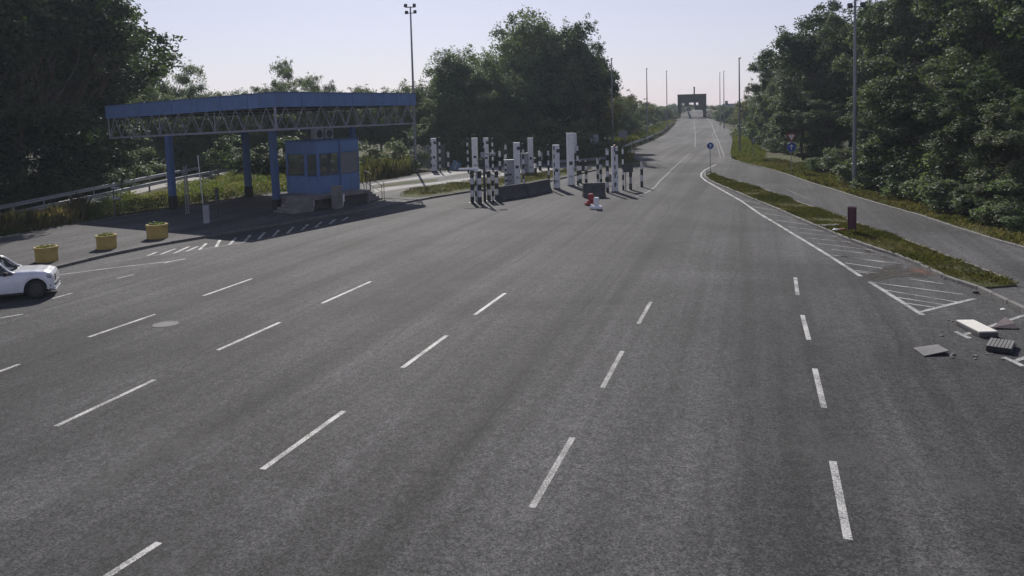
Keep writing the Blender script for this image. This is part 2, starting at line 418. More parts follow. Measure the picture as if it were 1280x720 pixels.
M['weed'] = leaf_mat('weed_leaf', (0.058, 0.09, 0.028), (0.10, 0.136, 0.045), (0.165, 0.165, 0.065), (1.6, 1.7, 0.6), 0.4)
M['grass'] = leaf_mat('grass_blade', (0.062, 0.088, 0.026), (0.098, 0.122, 0.040), (0.15, 0.15, 0.06), (1.5, 1.6, 0.6), 0.35)
M['drygrass'] = leaf_mat('dry_grass_blade', (0.12, 0.115, 0.05), (0.17, 0.155, 0.075), (0.25, 0.215, 0.11), (1.4, 1.3, 0.7), 0.35)
# ================================================================== THE SETTING
rnd = random.Random(7)
# ---- terrain: level near, an embankment under the ramp, woods' floor around
CL = [R(760, 204), R(800, 190), R(823, 177), R(846, 165), R(858, 157), R(866, 149)]   # ramp centre line
def centre_x(Y):
    if Y <= CL[0].y: return CL[0].x
    for a, b in zip(CL, CL[1:]):
        if Y <= b.y: return a.x + (b.x - a.x) * (Y - a.y) / (b.y - a.y)
    a, b = CL[-2], CL[-1]; return b.x + (b.x - a.x) * (Y - b.y) / (b.y - a.y)
RL = [(781, 194), (785, 189), (796, 184), (814, 177), (833, 167), (845, 155), (848, 147)]
RR = [(917, 196), (916, 180), (917, 167), (905, 157), (893, 150), (881, 144)]
def edge_fn(pix):
    P = sorted([R(*p) for p in pix], key=lambda p: p.y)
    def f(Y):
        if Y <= P[0].y:
            return P[0].x
        for a, b in zip(P, P[1:]):
            if Y <= b.y: return a.x + (b.x - a.x) * (Y - a.y) / max(1e-6, b.y - a.y)
        a, b = P[-2], P[-1]; return b.x + (centre_x(Y) - centre_x(b.y))
    return f
road_l, road_r = edge_fn(RL), edge_fn(RR)
def T(x, y):
    """terrain height"""
    if y < 88: return 0.0
    l, r = road_l(y) - 0.5, road_r(y) + 0.8
    d = l - x if x < l else (x - r if x > r else 0.0)
    zt = zr(min(y, 330))
    h = zt if d <= 0 else max(0.0, zt - d * 0.42)
    if l > x and d < 6: h = max(h, zt * (1 - d / 6.0))
    return h
xs = [-2500, -1200, -600, -300, -200, -140] + list(np.arange(-110, 150, 2.5)) + [160, 200, 300, 600, 1200, 2500]
ys = [-60, -20, 0] + list(np.arange(10, 90, 10)) + list(np.arange(90, 345, 3.0)) + [360, 420, 520, 700, 1200, 2500, 4500]
vs = [(x, y, T(x, y) - 0.004 - (0.05 if road_l(min(y, 330)) - 1.5 < x < road_r(min(y, 330)) + 1.5 and y > 88 else 0)) for y in ys for x in xs]
nx = len(xs)
fs = [(j * nx + i, j * nx + i + 1, (j + 1) * nx + i + 1, (j + 1) * nx + i) for j in range(len(ys) - 1) for i in range(nx - 1)]
mb = MB(); mb.add(vs, fs, 0, True)
ground = mb.build('ground', M['ground']); ground['kind'] = 'structure'

# ---- outlines (pixels of the 1280x720 photograph -> points on the ground)
KERB_FRONT = [(-75, 369), (0, 352), (70, 336), (130, 321.5), (200, 307), (260, 297), (330, 285), (400, 273), (440, 267), (490, 257.5), (540, 248), (586, 240.5), (640, 235), (686, 227.5), (715, 220.5), (747, 212.5)]
KERB_REAR = [(748, 208), (700, 206), (640, 207), (586, 212), (540, 216), (517, 221), (464, 229), (400, 236), (345, 243), (300, 250), (225, 262), (130, 276), (0, 300), (-75, 313)]
kf = [G(*p) for p in KERB_FRONT]; kre = [G(*p) for p in KERB_REAR]
MED_L = [(889, 215.5), (882.5, 216), (881, 218.5), (882, 222), (893, 229.5), (915.5, 239), (938, 248.5), (960, 257.5), (982, 267), (998, 274.5), (1015.5, 282), (1038, 291), (1060, 300.5), (1090, 311), (1122, 321), (1155, 335), (1182, 348.5), (1222, 361.5)]
MED_R = [(1271, 358), (1253, 349), (1213, 333), (1178, 320), (1115.5, 295.5), (1082, 284.5), (1053, 273), (1033, 266.5), (1002, 255.5), (967, 242), (933, 231), (904, 223), (892, 218)]
ml = [G(*p) for p in MED_L]; mr = [G(*p) for p in MED_R]
SIDE_FAR = [(912, 199), (927, 203.5), (953, 209.5), (984, 219), (1015, 230), (1049, 240.5), (1082, 251), (1107, 258.5), (1151, 271), (1196, 286), (1240, 300), (1280, 311.5), (1360, 336)]
sf = [G(*p) for p in SIDE_FAR]

# ---- main road: the level plaza, then the ramp
plaza = [Vector((-48, 4, 0)), Vector((-48, kf[0].y - 1, 0))]
plaza += [kf[0] + Vector((-1, 0, 0))] + [p + Vector((-0.25, 0.35, 0)) for p in kf[1:]]
yj = 92.0
plaza += [Vector((road_l(yj) - 0.3, yj - 3.0, 0)), Vector((road_l(yj), yj, 0)), Vector((road_r(yj), yj, 0))]
plaza += [p for p in sf] + [Vector((60, sf[-1].y - 6, 0)), Vector((45, 4, 0))]
main_road = poly_sheet('main_road', plaza, 0.004, M['asphalt'], None, 'structure')
rows = [91.0, 94] + list(np.arange(97, 332, 3.0)) + [345, 370, 400]
vs = []; fs = []
NC = 9
for Y in rows:
    l, r = road_l(Y), road_r(Y); z = zr(Y) + 0.008
    for k in range(NC): vs.append((l + (r - l) * k / (NC - 1), Y, z))
for j in range(len(rows) - 1):
    for k in range(NC - 1): fs.append((j * NC + k, j * NC + k + 1, (j + 1) * NC + k + 1, (j + 1) * NC + k))
mb = MB(); mb.add(vs, fs, 0, True); ramp_road = mb.build('bridge_ramp_road', M['asphalt_ramp']); ramp_road['kind'] = 'structure'

# ---- raised island with the border booth (asphalt top)
booth_island = poly_prism('booth_island', kf + kre, -0.05, 0.115, M['pavement'], None, 'structure')
median = poly_prism('grass_median', [p + (Vector((0.06, 0, 0)) if i > 2 else Vector((0, -.05, 0))) for i, p in enumerate(ml)] + mr, -0.05, 0.06, M['lawn'], None, 'structure')

def kerb_line(pts, parent, mat, L=1.0, h=0.135, w=0.16, side=0.0, seed=1):
    """kerb stones one by one along an outline"""
    r_ = random.Random(seed)
    q = resample(pts, L)
    mesh = None
    for a, b in zip(q, q[1:]):
        if mesh is None:
            mbx = MB(); mbx.box(-0.5, 0.5, -w / 2, w / 2, -0.06, h, bev=0.018); mesh = mbx.mesh('kerb_stone', mat)
        d = b - a; c = (a + b) / 2
        n_ = Vector((-d.y, d.x, 0)).normalized()
        o = link('kerb_stone', mesh, parent, c + n_ * (side + r_.uniform(-.008, .008)) + Vector((0, 0, r_.uniform(-.012, .008))), (r_.uniform(-.02, .02), r_.uniform(-.006, .006), math.atan2(d.y, d.x) + r_.uniform(-.01, .01)), ((d.length - 0.012), 1, 1))
kerb_line(kf, booth_island, M['kerb_dark'], 1.0, 0.14, 0.17, 0.0, 1)
kerb_line(kre, booth_island, M['kerb_dark'], 1.5, 0.15, 0.2, 0.0, 2)
kerb_line(ml + [G(1280, 388.5), G(1330, 410)], median, M['kerb'], 1.0, 0.135, 0.16, 0.0, 3)
kerb_line(mr[::-1], median, M['kerb'], 1.0, 0.125, 0.14, 0.0, 4)
far_verge = poly_sheet('roadside_verge', [p for p in sf] + [Vector((80, 30, 0)), Vector((70, 75, 0)), Vector((42, 100, 0)), Vector((34, 101, 0))], 0.003, M['lawn'], None, 'structure')
kerb_line(sf, far_verge, M['kerb'], 1.0, 0.10, 0.14, 0.05, 5)

# grass bank right of the ramp, between the side road and the lower wood
bank_bot = [G(913.5, 193.5), G(917, 199), G(927, 203.5), G(940, 206.5), G(953, 209.5), G(984, 218.5), G(1010, 227)]
bank_crest = [AT(917.5, 165, 148), AT(930, 171, 132), AT(940, 177.5, 121), AT(951, 186, 113), AT(965, 196, 106), AT(986, 208.5, 99), AT(1012, 219, 88)]
bank_back = [p + Vector((5, 5, 0)) for p in bank_crest]
for p in bank_back: p.z = -0.2
def bank_pt(u, v):
    k = min(int(u * 6), 5); t = u * 6 - k
    a = bank_bot[k].lerp(bank_bot[k + 1], t); b = bank_crest[k].lerp(bank_crest[k + 1], t); return a.lerp(b, v)
vs = []; NV = 8
for i in range(25):
    for j in range(NV + 1): vs.append(bank_pt(i / 24, j / NV) + Vector((0, 0, .012 + .05 * math.sin(i * 1.7 + j))))
    b = bank_back[min(i // 4, 5)].lerp(bank_back[min(i // 4, 5) + 1], (i / 4) - min(i // 4, 5)); vs.append(b)
m_ = NV + 2
fs = [(i * m_ + j, (i + 1) * m_ + j, (i + 1) * m_ + j + 1, i * m_ + j + 1) for i in range(24) for j in range(m_ - 1)]
mb = MB(); mb.add(vs, fs, 0, True); bank = mb.build('grass_bank', M['lawn']); bank['kind'] = 'structure'
# overlays on the booth island: sunlit concrete path, grass, back lane
Z2 = 0.119
path_strip = poly_sheet('concrete_path', [G(*p, .119) for p in [(469, 240.5), (520, 233), (578, 227), (640, 219.5), (700, 212), (745, 209.5), (745, 208.6), (700, 209), (640, 215), (578, 223), (545, 227.5), (467, 236)]], Z2, M['concrete_pale'], None, 'structure')
back_strip = poly_sheet('concrete_kerb_path', [G(*p, .119) for p in [(464, 231.5), (477, 229.5), (517, 224.5), (545, 221.5), (590, 215), (640, 210.5), (640, 207.6), (586, 212.6), (540, 216.8), (517, 221.8), (464, 229.8)]], Z2, M['concrete_pale'], None, 'structure')
isl_grass = poly_sheet('grass_patch', [G(*p, .119) for p in [(497, 246), (520, 247), (545, 244.5), (584, 238), (640, 232.5), (684, 225), (712, 218.5), (743, 211.5), (700, 212.8), (640, 220.3), (582, 228), (540, 233.5), (515, 237.5)]], Z2, M['lawn'], None, 'structure')
back_grass = poly_sheet('grass_patch', [G(*p, .119) for p in [(470, 235), (510, 230), (545, 226.5), (548, 223.5), (517, 226), (477, 230.8)]], Z2, M['lawn'], None, 'structure')

# the side lane between its two guardrails on the left
lane_pts = [G(*p) for p in [(-80, 300), (0, 283), (60, 268), (120, 254.5), (200, 235), (260, 222), (310, 213), (360, 204), (365, 200.5), (310, 207), (260, 214), (200, 226), (120, 244), (60, 257), (0, 271), (-80, 288)]]
side_lane = poly_sheet('side_lane', lane_pts, 0.006, M['concrete_pale'], None, 'structure')
woods_floor = poly_sheet('forest_floor', [G(*p) for p in [(-80, 285), (0, 268), (60, 255), (120, 242), (200, 224), (260, 213), (310, 205.5), (365, 199)]] + [Vector((-20, 150, 0)), Vector((-120, 150, 0)), Vector((-90, 40, 0))], 0.002, M['forest_floor'], None, 'structure')
right_floor = poly_sheet('forest_floor', [Vector((30, 112, 0)), Vector((36, 105, 0)), Vector((41, 97, 0)), G(1010, 216), G(1070, 231), G(1120, 247), G(1180, 268), G(1240, 290), G(1330, 315), Vector((95, 30, 0)), Vector((110, 130, 0)), Vector((110, 210, 0)), Vector((62, 210, 0)), Vector((44, 150, 0))], 0.008, M['forest_floor'], None, 'structure')

# ---- painted markings: parts of the road they lie on
def strip_mark(name, pix, width, mat, parent, zoff=0.008, onramp=False, width2=None):
    P = [(R if onramp else G)(*p) for p in pix]
    P2 = []
    for a, b in zip(P, P[1:]):
        n = max(1, int((b - a).length / 6))
        P2 += [a + (b - a) * k / n for k in range(n)]
    P2.append(P[-1])
    vs = []; fs = []
    for i, p in enumerate(P2):
        t = (P2[min(i + 1, len(P2) - 1)] - P2[max(i - 1, 0)]); t.z = 0; t.normalize()
        n_ = Vector((-t.y, t.x, 0)); w = width if width2 is None else width + (width2 - width) * i / (len(P2) - 1)
        z = (zr(p.y) if onramp else 0) + zoff
        vs += [(p.x + n_.x * w / 2, p.y + n_.y * w / 2, z), (p.x - n_.x * w / 2, p.y - n_.y * w / 2, z)]
    for i in range(len(P2) - 1): fs.append((2 * i + 1, 2 * i + 3, 2 * i + 2, 2 * i))
    mb = MB(); mb.add(vs, fs); return mb.build(name, mat, parent)
dashes = [[(994, 347), (997, 369)], [(1003, 394), (1011, 425)], [(1018.5, 461), (1030, 510)], [(1041, 577), (1060, 675)],
          [(813.5, 377.5), (798, 405)], [(778, 439), (753, 485)], [(716, 547), (665, 635)],
          [(631.5, 366.5), (593, 394)], [(558.5, 419.5), (503, 460)], [(430, 514), (328, 587)], [(199, 678.5), (112, 735)],
          [(463.5, 352), (402, 379.5)], [(350, 403), (272, 438)], [(193, 475), (70, 533)],
          [(315, 348.5), (254, 370)], [(194, 393), (111, 421.5)], [(24, 455.5), (-40, 479)],
          [(168, 343.3), (146, 348.2)], [(90, 366.5), (65, 373.5)], [(29, 392.8), (-25, 402)]]
for i, d in enumerate(dashes): strip_mark('lane_dash', d, 0.12 if i in (4, 5, 6) else 0.13, M['line_grey' if i in (4, 5, 6, 17) else 'line'], main_road)
strip_mark('edge_line', [(71, 344), (140, 335), (213, 327), (232, 323.5)], 0.12, M['line'], main_road)
strip_mark('edge_line', [(213, 327.2), (205, 329.2)], 0.12, M['line'], main_road, 0.010)
strip_mark('edge_line', [(131, 329.5), (184, 320.5), (249, 312.3), (300, 304), (350, 294), (410, 281.5), (470, 266)], 0.10, M['line_faint'], main_road)
for a, b in [((184, 320), (197, 315)), ((201, 318), (219, 311.3)), ((217, 317), (236, 308.6)), ((233, 314.4), (248, 308)), ((249, 312.5), (258, 304.5)), ((270, 309), (275, 300.2)),
             ((287, 306), (295, 297.5)), ((305, 303), (313, 294)), ((323, 299.5), (331, 290.5)), ((341, 296), (349, 287.5)), ((359, 292), (367, 284)), ((377, 288), (385, 280.6)), ((394, 284.5), (402, 277.5)), ((412, 280), (419, 274.5)), ((428, 276), (435, 271.5))]:
    strip_mark('hatch_stripe', [a, b], 0.15, M['line'], main_road, 0.012)
# edge of the median: long white line round its nose, then down to the hatched corner
strip_mark('edge_line', [(895.5, 205.5), (888, 209), (881, 212.5), (876.5, 217), (876.5, 221), (882, 226), (904, 238.5), (927, 251.5), (949, 267), (971, 280), (993, 293.5), (1004, 300), (1040, 322), (1076, 345.5)], 0.16, M['line'], main_road)
strip_mark('edge_line', [(1087.5, 352.5), (1120, 373), (1153.5, 394)], 0.16, M['line'], main_road)
strip_mark('edge_line', [(1150.5, 390.3), (1185, 381.5), (1219, 373.5)], 0.14, M['line'], main_road, 0.010)
for a, b in [((1049, 320), (1111, 329)), ((1057, 329), (1104, 336)), ((1072, 340), (1086, 342)), ((1137, 349), (1179, 355)), ((1088, 353), (1204, 368.3)), ((1107, 363), (1197, 378)), ((1122, 372), (1182, 381.6)), ((1134, 379.5), (1171, 385))]:
    strip_mark('hatch_stripe', [a, b], 0.09, M['line'], main_road, 0.012)
for a, b in [((1040, 312), (1104, 320)), ((1040, 319), (1127, 330)), ((1022, 304.5), (1091, 313)), ((1010, 298), (1067, 303.2)), ((1000, 291), (1045, 296)), ((985, 283.5), (1030, 289.5)), ((970, 275.5), (1010, 281)), ((955, 267), (990, 272)), ((940, 258.5), (972, 263.5)), ((925, 250), (954, 255)), ((1060, 337), (1098, 342))]:
    strip_mark('hatch_stripe', [a, b], 0.10, M['line_grey'], main_road, 0.012)
# parking bay corners at the right
for seg in [[(1194, 414.5), (1212, 423)], [(1255, 446.5), (1279, 458)]]: strip_mark('parking_line', seg, 0.14, M['line'], main_road)
for seg in [[(1206, 418.6), (1245, 406), (1300, 388)], [(1268.5, 452), (1320, 433)]]: strip_mark('parking_line', seg, 0.13, M['line'], main_road, 0.012)
# markings of the ramp
strip_mark('edge_line', [(796, 245.5), (810, 240), (819, 233.5), (826, 225), (838, 214)], 0.15, M['line_faint'], main_road)
strip_mark('centre_line', [(868.5, 184), (869, 177), (869, 165), (867.5, 154), (867, 149)], 0.16, M['line_faint'], ramp_road, 0.014, True)
strip_mark('centre_line', [(862, 192), (850, 203), (838, 213)], 0.14, M['line_faint'], ramp_road, 0.014, True)
strip_mark('edge_line', [(905, 195), (900, 181), (893, 165), (889, 153), (880, 144)], 0.2, M['line_faint'], ramp_road, 0.014, True)
strip_mark('edge_line', [(900.5, 197), (897, 183), (890, 167)], 0.12, M['line_faint'], ramp_road, 0.014, True)
strip_mark('edge_line', [(984, 237), (1010, 249)], 0.10, M['line_faint'], main_road, 0.010)
# manhole cover: rim and lid
mh = G(207, 405.5)
mb = MB(); mb.lathe([(0.0, 0.012), (0.30, 0.012), (0.30, 0.009), (0.33, 0.009), (0.33, 0.014), (0.39, 0.014), (0.40, 0.004)], 24, 0, mh)
mb.build('manhole_cover', simple('cast_iron', (0.095, 0.092, 0.09), 0.75, 0.3, 9), main_road)

# ---- scattered soil and litter on the hatched corner
def scatter_sheet(name, pix, mat, n, size, seed, z=0.012):
    r_ = random.Random(seed); P = [G(*p) for p in pix]
    c = sum(P, Vector()) / len(P); mb = MB()
    for _ in range(n):
        i = r_.randrange(len(P)); a, b = P[i], P[(i + 1) % len(P)]
        u = r_.random(); e = a + (b - a) * u; t = r_.random() ** 0.6 * r_.uniform(.75, 1.12)
        p = c + (e - c) * t; s = size * r_.uniform(0.4, 1.5); w = r_.uniform(0, 6.28)
        k = r_.choice((4, 5, 6)); vs = [(p.x + s * r_.uniform(.6, 1) * math.cos(w + 6.283 * q / k), p.y + s * r_.uniform(.6, 1) * math.sin(w + 6.283 * q / k), z) for q in range(k)]
        vs.append((p.x, p.y, z + s * r_.uniform(.03, .16)))
        mb.add(vs, [(q, (q + 1) % k, k) for q in range(k)])
    o = mb.build(name, mat); o['kind'] = 'stuff'; return o
tag(scatter_sheet('washed_soil', [(1078, 345), (1100, 336), (1122, 330), (1150, 341), (1160, 347), (1120, 346), (1096, 351)], M['dust'], 1500, 0.04, 3), 'pale dusty soil washed over the hatched corner', 'soil')
tag(scatter_sheet('leaf_litter', [(1138, 334), (1160, 337), (1170, 345), (1150, 342), (1135, 339)], simple('dead_leaves', (0.13, 0.06, 0.035), 0.9, 0.4, 6), 260, 0.04, 4), 'dead reddish leaves piled against the median kerb', 'dead leaves')
tag(scatter_sheet('kerb_grit', [(1040, 297), (1062, 304), (1100, 318), (1130, 330), (1120, 330), (1060, 309)], M['soil'], 350, 0.03, 5), 'grit lying along the foot of the median kerb', 'grit')

# ---- grass and weeds
def leaf_cloud(cen, size, rs, up=0.4, asp=0.5, drop=0.0, out=None):
    """numpy quads: one rhombus leaf per centre"""
    n = len(cen)
    a = rs.normal(size=(n, 3)); a[:, 2] *= 0.55; a[:, 2] -= drop; a /= np.linalg.norm(a, axis=1)[:, None]
    nrm = rs.normal(size=(n, 3)); nrm[:, 2] = np.abs(nrm[:, 2]) + up
    if out is not None: nrm = nrm * .7 + out * 1.1
    b = np.cross(nrm, a); b /= np.linalg.norm(b, axis=1)[:, None] + 1e-9
    s = size * rs.uniform(0.6, 1.35, size=(n, 1))
    fold = np.cross(a, b) * s * 0.10
    q = np.stack([cen - a * s * .5, cen + b * s * asp * .5 + fold, cen + a * s * .5, cen - b * s * asp * .5 + fold], axis=1)
    return q.reshape(-1, 3)
def quads_mesh(name, v, mats, k=4, mi=None):
    n = len(v) // k
    me = bpy.data.meshes.new(name)
    me.vertices.add(len(v)); me.vertices.foreach_set('co', v.astype(np.float32).ravel())
    me.loops.add(n * k); me.loops.foreach_set('vertex_index', np.arange(n * k, dtype=np.int32))
    me.polygons.add(n); me.polygons.foreach_set('loop_start', np.arange(0, n * k, k, dtype=np.int32)); me.polygons.foreach_set('loop_total', np.full(n, k, dtype=np.int32))
    for m in (mats if isinstance(mats, (list, tuple)) else [mats]): me.materials.append(m)
    if mi is not None: me.polygons.foreach_set('material_index', mi.astype(np.int32))
    me.update(calc_edges=True); return me
def blades(cen, h, w, rs, lean=0.5):
    n = len(cen); ang = rs.uniform(0, 6.283, n); hh = (h * rs.uniform(0.45, 1.4, n))[:, None]
    d = np.stack([np.cos(ang), np.sin(ang), np.zeros(n)], 1); side = np.stack([-np.sin(ang), np.cos(ang), np.zeros(n)], 1) * w
    ln = rs.uniform(0.05, lean, (n, 1)); up = np.array([[0, 0, 1.0]])
    p0, p1 = cen - side, cen + side
    m_ = cen + (up * 0.6 + d * ln * 0.25) * hh; tip = cen + (up + d * ln) * hh
    q = np.stack([p0, p1, m_ + side * 0.7, tip, m_ - side * 0.7], axis=1)
    return q.reshape(-1, 3)
def in_poly(P, n, rs):
    """random points inside an outline"""
    P = np.array([(p[0], p[1]) for p in P]); lo, hi = P.min(0), P.max(0); out = []
    while sum(len(o) for o in out) < n:
        q = rs.uniform(lo, hi, (n * 3, 2)); ins = np.zeros(len(q), bool)
        for i in range(len(P)):
            a, b = P[i], P[(i + 1) % len(P)]
            c = ((a[1] > q[:, 1]) != (b[1] > q[:, 1])) & (q[:, 0] < (b[0] - a[0]) * (q[:, 1] - a[1]) / (b[1] - a[1] + 1e-12) + a[0]); ins ^= c
        out.append(q[ins])
    return np.concatenate(out)[:n]
def vnoise(x, y, s=1.0):
    return (np.sin(x * 1.3 * s + 1.7 * np.sin(y * .9 * s)) + np.sin(y * 1.1 * s + 2.1 * np.sin(x * .7 * s + 1)) + np.sin((x + y) * 2.3 * s) * .6) / 2.6
def grass_stuff(name, P, n, h, w, seed, z0, label, mats=('grass', 'drygrass'), dry=0.25, hv=0.5, zf=None):
    rs = np.random.RandomState(seed); q = in_poly(P, n, rs)
    nz = vnoise(q[:, 0], q[:, 1], 0.8)
    keep = rs.uniform(size=n) < np.clip(0.75 + nz * 0.6, 0.15, 1); q = q[keep]; nz = nz[keep]
    z = np.full(len(q), z0) if zf is None else np.array([zf(a, b) for a, b in q])
    cen = np.column_stack([q, z]); v = blades(cen, 1.0, w, rs)
    hs = np.repeat(h * (1 + hv * nz), 5); base = np.repeat(cen[:, 2], 5); v[:, 2] = base + (v[:, 2] - base) * hs
    cx = np.repeat(cen[:, :2], 5, axis=0); v[:, :2] = cx + (v[:, :2] - cx) * np.clip(hs, .15, 1)[:, None] ** 0.5
    mi = (rs.uniform(size=len(q)) < np.clip(dry - nz * 0.5, 0.03, 0.95)).astype(int)
    o = link(name, quads_mesh(name, v, [M[m] for m in mats], 5, mi)); return tag(o, label, 'grass', None, 'stuff')
grass_stuff('grass', ml[3:] + mr, 52000, 0.10, 0.012, 11, 0.06, 'short green grass growing on the long median', dry=0.26)
grass_stuff('grass', [G(*p) for p in [(497, 246), (520, 247), (545, 244.5), (584, 238), (640, 232.5), (684, 225), (712, 218.5), (743, 211.5), (700, 212.8), (640, 220.3), (582, 228), (540, 233.5), (515, 237.5)]], 16000, 0.12, 0.02, 12, 0.12, 'patchy drying grass in front of the barrier posts', dry=0.5)
verge_poly = [p + Vector((0.3, 0.35, 0)) for p in sf] + [G(1360, 322), G(1280, 298), G(1240, 286), G(1180, 264), G(1120, 243), G(1070, 224), G(1010, 206), G(960, 200), G(930, 196)]
grass_stuff('grass', verge_poly, 36000, 0.22, 0.022, 13, 0.0, 'rough drying grass on the verge beside the right road', dry=0.45, hv=0.7)
rs_ = np.random.RandomState(14); uv = rs_.uniform(size=(26000, 2)); cen = np.array([tuple(bank_pt(u, v)) for u, v in uv])
dry_ = vnoise(cen[:, 0], cen[:, 1], .5)
vb_ = blades(cen, 0.26, 0.035, rs_); o = link('grass', quads_mesh('grass', vb_, [M['grass'], M['drygrass']], 5, (rs_.uniform(size=len(cen)) < np.clip(.12 - .4 * dry_, .02, .9)).astype(int))); tag(o, 'green grass on the bank right of the bridge ramp', 'grass', None, 'stuff')
embl = [Vector((road_l(y) - 0.9, y, 0)) for y in range(94, 235, 6)] + [Vector((road_l(y) - 6.5, y, 0)) for y in range(234, 93, -6)]
grass_stuff('grass', embl, 30000, 0.95, 0.09, 15, 0, 'tall green grass on the slope left of the bridge ramp', dry=0.10, zf=T)
def weeds(P, n_clump, seed, label, hmax=1.0, mats=('weed', 'drygrass'), leaf=0.15):
    rs = np.random.RandomState(seed); q = in_poly(P, n_clump, rs); V = []; MI = []
    nz = vnoise(q[:, 0], q[:, 1], 0.55)
    for (x, y), z in zip(q, nz):
        h = hmax * float(np.clip(0.55 + 0.55 * z + rs.uniform(-.2, .2), 0.12, 1.3)); k = int(26 + 46 * h)
        c = np.column_stack([x + rs.normal(0, .24, k), y + rs.normal(0, .24, k), h * rs.uniform(0.02, 1, k) ** 0.8])
        V.append(leaf_cloud(c, leaf, rs, 0.2, 0.45)); MI.append(np.full(k, 1 if rs.uniform() < 0.12 - z * .18 else 0))
    v = np.concatenate(V); mi = np.concatenate(MI)
    o = link('weeds', quads_mesh('weeds', v, [M[m] for m in mats], 4, mi)); return tag(o, label, 'weeds', None, 'stuff')
weeds([G(*p) for p in [(-60, 311), (0, 298.5), (130, 274.5), (225, 260.5), (300, 248.5), (345, 241.5), (400, 234.5), (400, 212), (345, 214), (300, 220), (225, 238), (130, 259), (0, 288), (-60, 300)]], 1500, 21, 'leafy green weeds between the paved island and the guardrail', 1.0)
weeds([G(*p) for p in [(345, 241), (464, 227), (520, 216), (505, 208), (440, 205), (345, 213)]], 600, 22, 'taller weeds behind the blue booth', 1.7, leaf=0.2)
grass_stuff('tall_grass', [G(*p) for p in [(452, 228.5), (480, 225), (515, 218), (505, 209), (470, 209)]], 5000, 1.3, 0.025, 23, 0.0, 'tall straw coloured grass right of the blue booth', dry=0.5)
grass_stuff('tall_grass', [G(*p) for p in [(-60, 309), (0, 297), (60, 287), (110, 278), (105, 272), (60, 280), (0, 290), (-60, 302)]], 6000, 0.9, 0.02, 24, 0.0, 'dry yellow grass at the left end of the weed strip', dry=0.75)
# ================================================================== CANOPY
K0 = G(352, 263.5, 0.115)                         # ground under the near corner
K0 = AT(352, 263.5, 52.5); K0.z = 0.0
kx, ky = K0.x, 52.5
UL = 15.6; VL = 17.8                              # roof: along the lanes, and across them to the left
ua = math.atan2(0.87, 0.49)                       # heading of the right-hand face
canopy = empty('border_canopy', (kx, ky, 0.115), ua, 'long blue steel canopy roof on blue columns with an open lattice truss under its fascia', 'canopy')
canopy.rotation_euler = (-0.026, 0, ua)            # the roof falls a little towards its far end, for drainage
def loc(p):                                       # world -> canopy local
    d = Vector((p[0] - kx, p[1] - ky)); c, s = math.cos(ua), math.sin(ua)
    return Vector((d.x * c + d.y * s, -d.x * s + d.y * c))
zt = top_z(351, 115.5, ky) - 0.115; zf = top_z(351, 133.5, ky) - 0.115; zb = top_z(351, 163, ky) - 0.115
# fascia: four sides of corrugated blue sheet, on a roof deck
def fascia(a, b):
    mb = MB(); a = Vector(a); b = Vector(b); d = b - a; L = d.length; t = d / L; n_ = Vector((t.y, -t.x))
    step = 0.3; k = int(L / step); vs = []; fs = []
    for i in range(k + 1):
        s = L * i / k; off = 0.0 if i % 2 else 0.012
        p = a + t * s + n_ * off
        vs += [(p.x, p.y, zf), (p.x, p.y, zt)]
        p2 = a + t * s - n_ * 0.06
        vs += [(p2.x, p2.y, zf), (p2.x, p2.y, zt)]
    for i in range(k):
        q = 4 * i
        fs += [(q, q + 4, q + 5, q + 1), (q + 2, q + 3, q + 7, q + 6), (q + 1, q + 5, q + 7, q + 3), (q, q + 2, q + 6, q + 4)]
    mb.add(vs, fs)
    return mb.build('fascia', M['blue'], canopy)
seam_mesh = MB().box(-.05, .05, -.022, .0, zf - .005, zt - .002).mesh('fascia_seam', M['blue'])
for k in range(1, 6): link('fascia_seam', seam_mesh, canopy, (UL * k / 6, -.013, 0))
for k in range(1, 7): link('fascia_seam', seam_mesh, canopy, (-.013, VL * k / 7, 0), (0, 0, -math.pi / 2))
C0, C1, C2, C3 = (0, 0), (UL, 0), (UL, VL), (0, VL)
for a, b in ((C0, C1), (C1, C2), (C2, C3), (C3, C0)): fascia(a, b)
mb = MB()
for (x0, x1, y0, y1) in ((-.02, UL + .02, -.05, .07), (-.02, UL + .02, VL - .07, VL + .05), (-.05, .07, .072, VL - .072), (UL - .07, UL + .05, .072, VL - .072)):
    mb.box(x0, x1, y0, y1, zt + .002, zt + .06)
mb.build('roof_flashing', M['blue_dark'], canopy)
mb = MB(); mb.box(0.08, UL - 0.08, 0.08, VL - 0.08, zt - 0.35, zt - 0.25); mb.build('roof', M['galv'], canopy)
mb = MB()
for i in range(9): 
    y = 0.5 + (VL - 1.0) * i / 8; mb.box(0.1, UL - 0.1, y - .05, y + .05, zf + .05, zf + .25)
mb.build('roof_beam', M['dark_steel'], canopy)
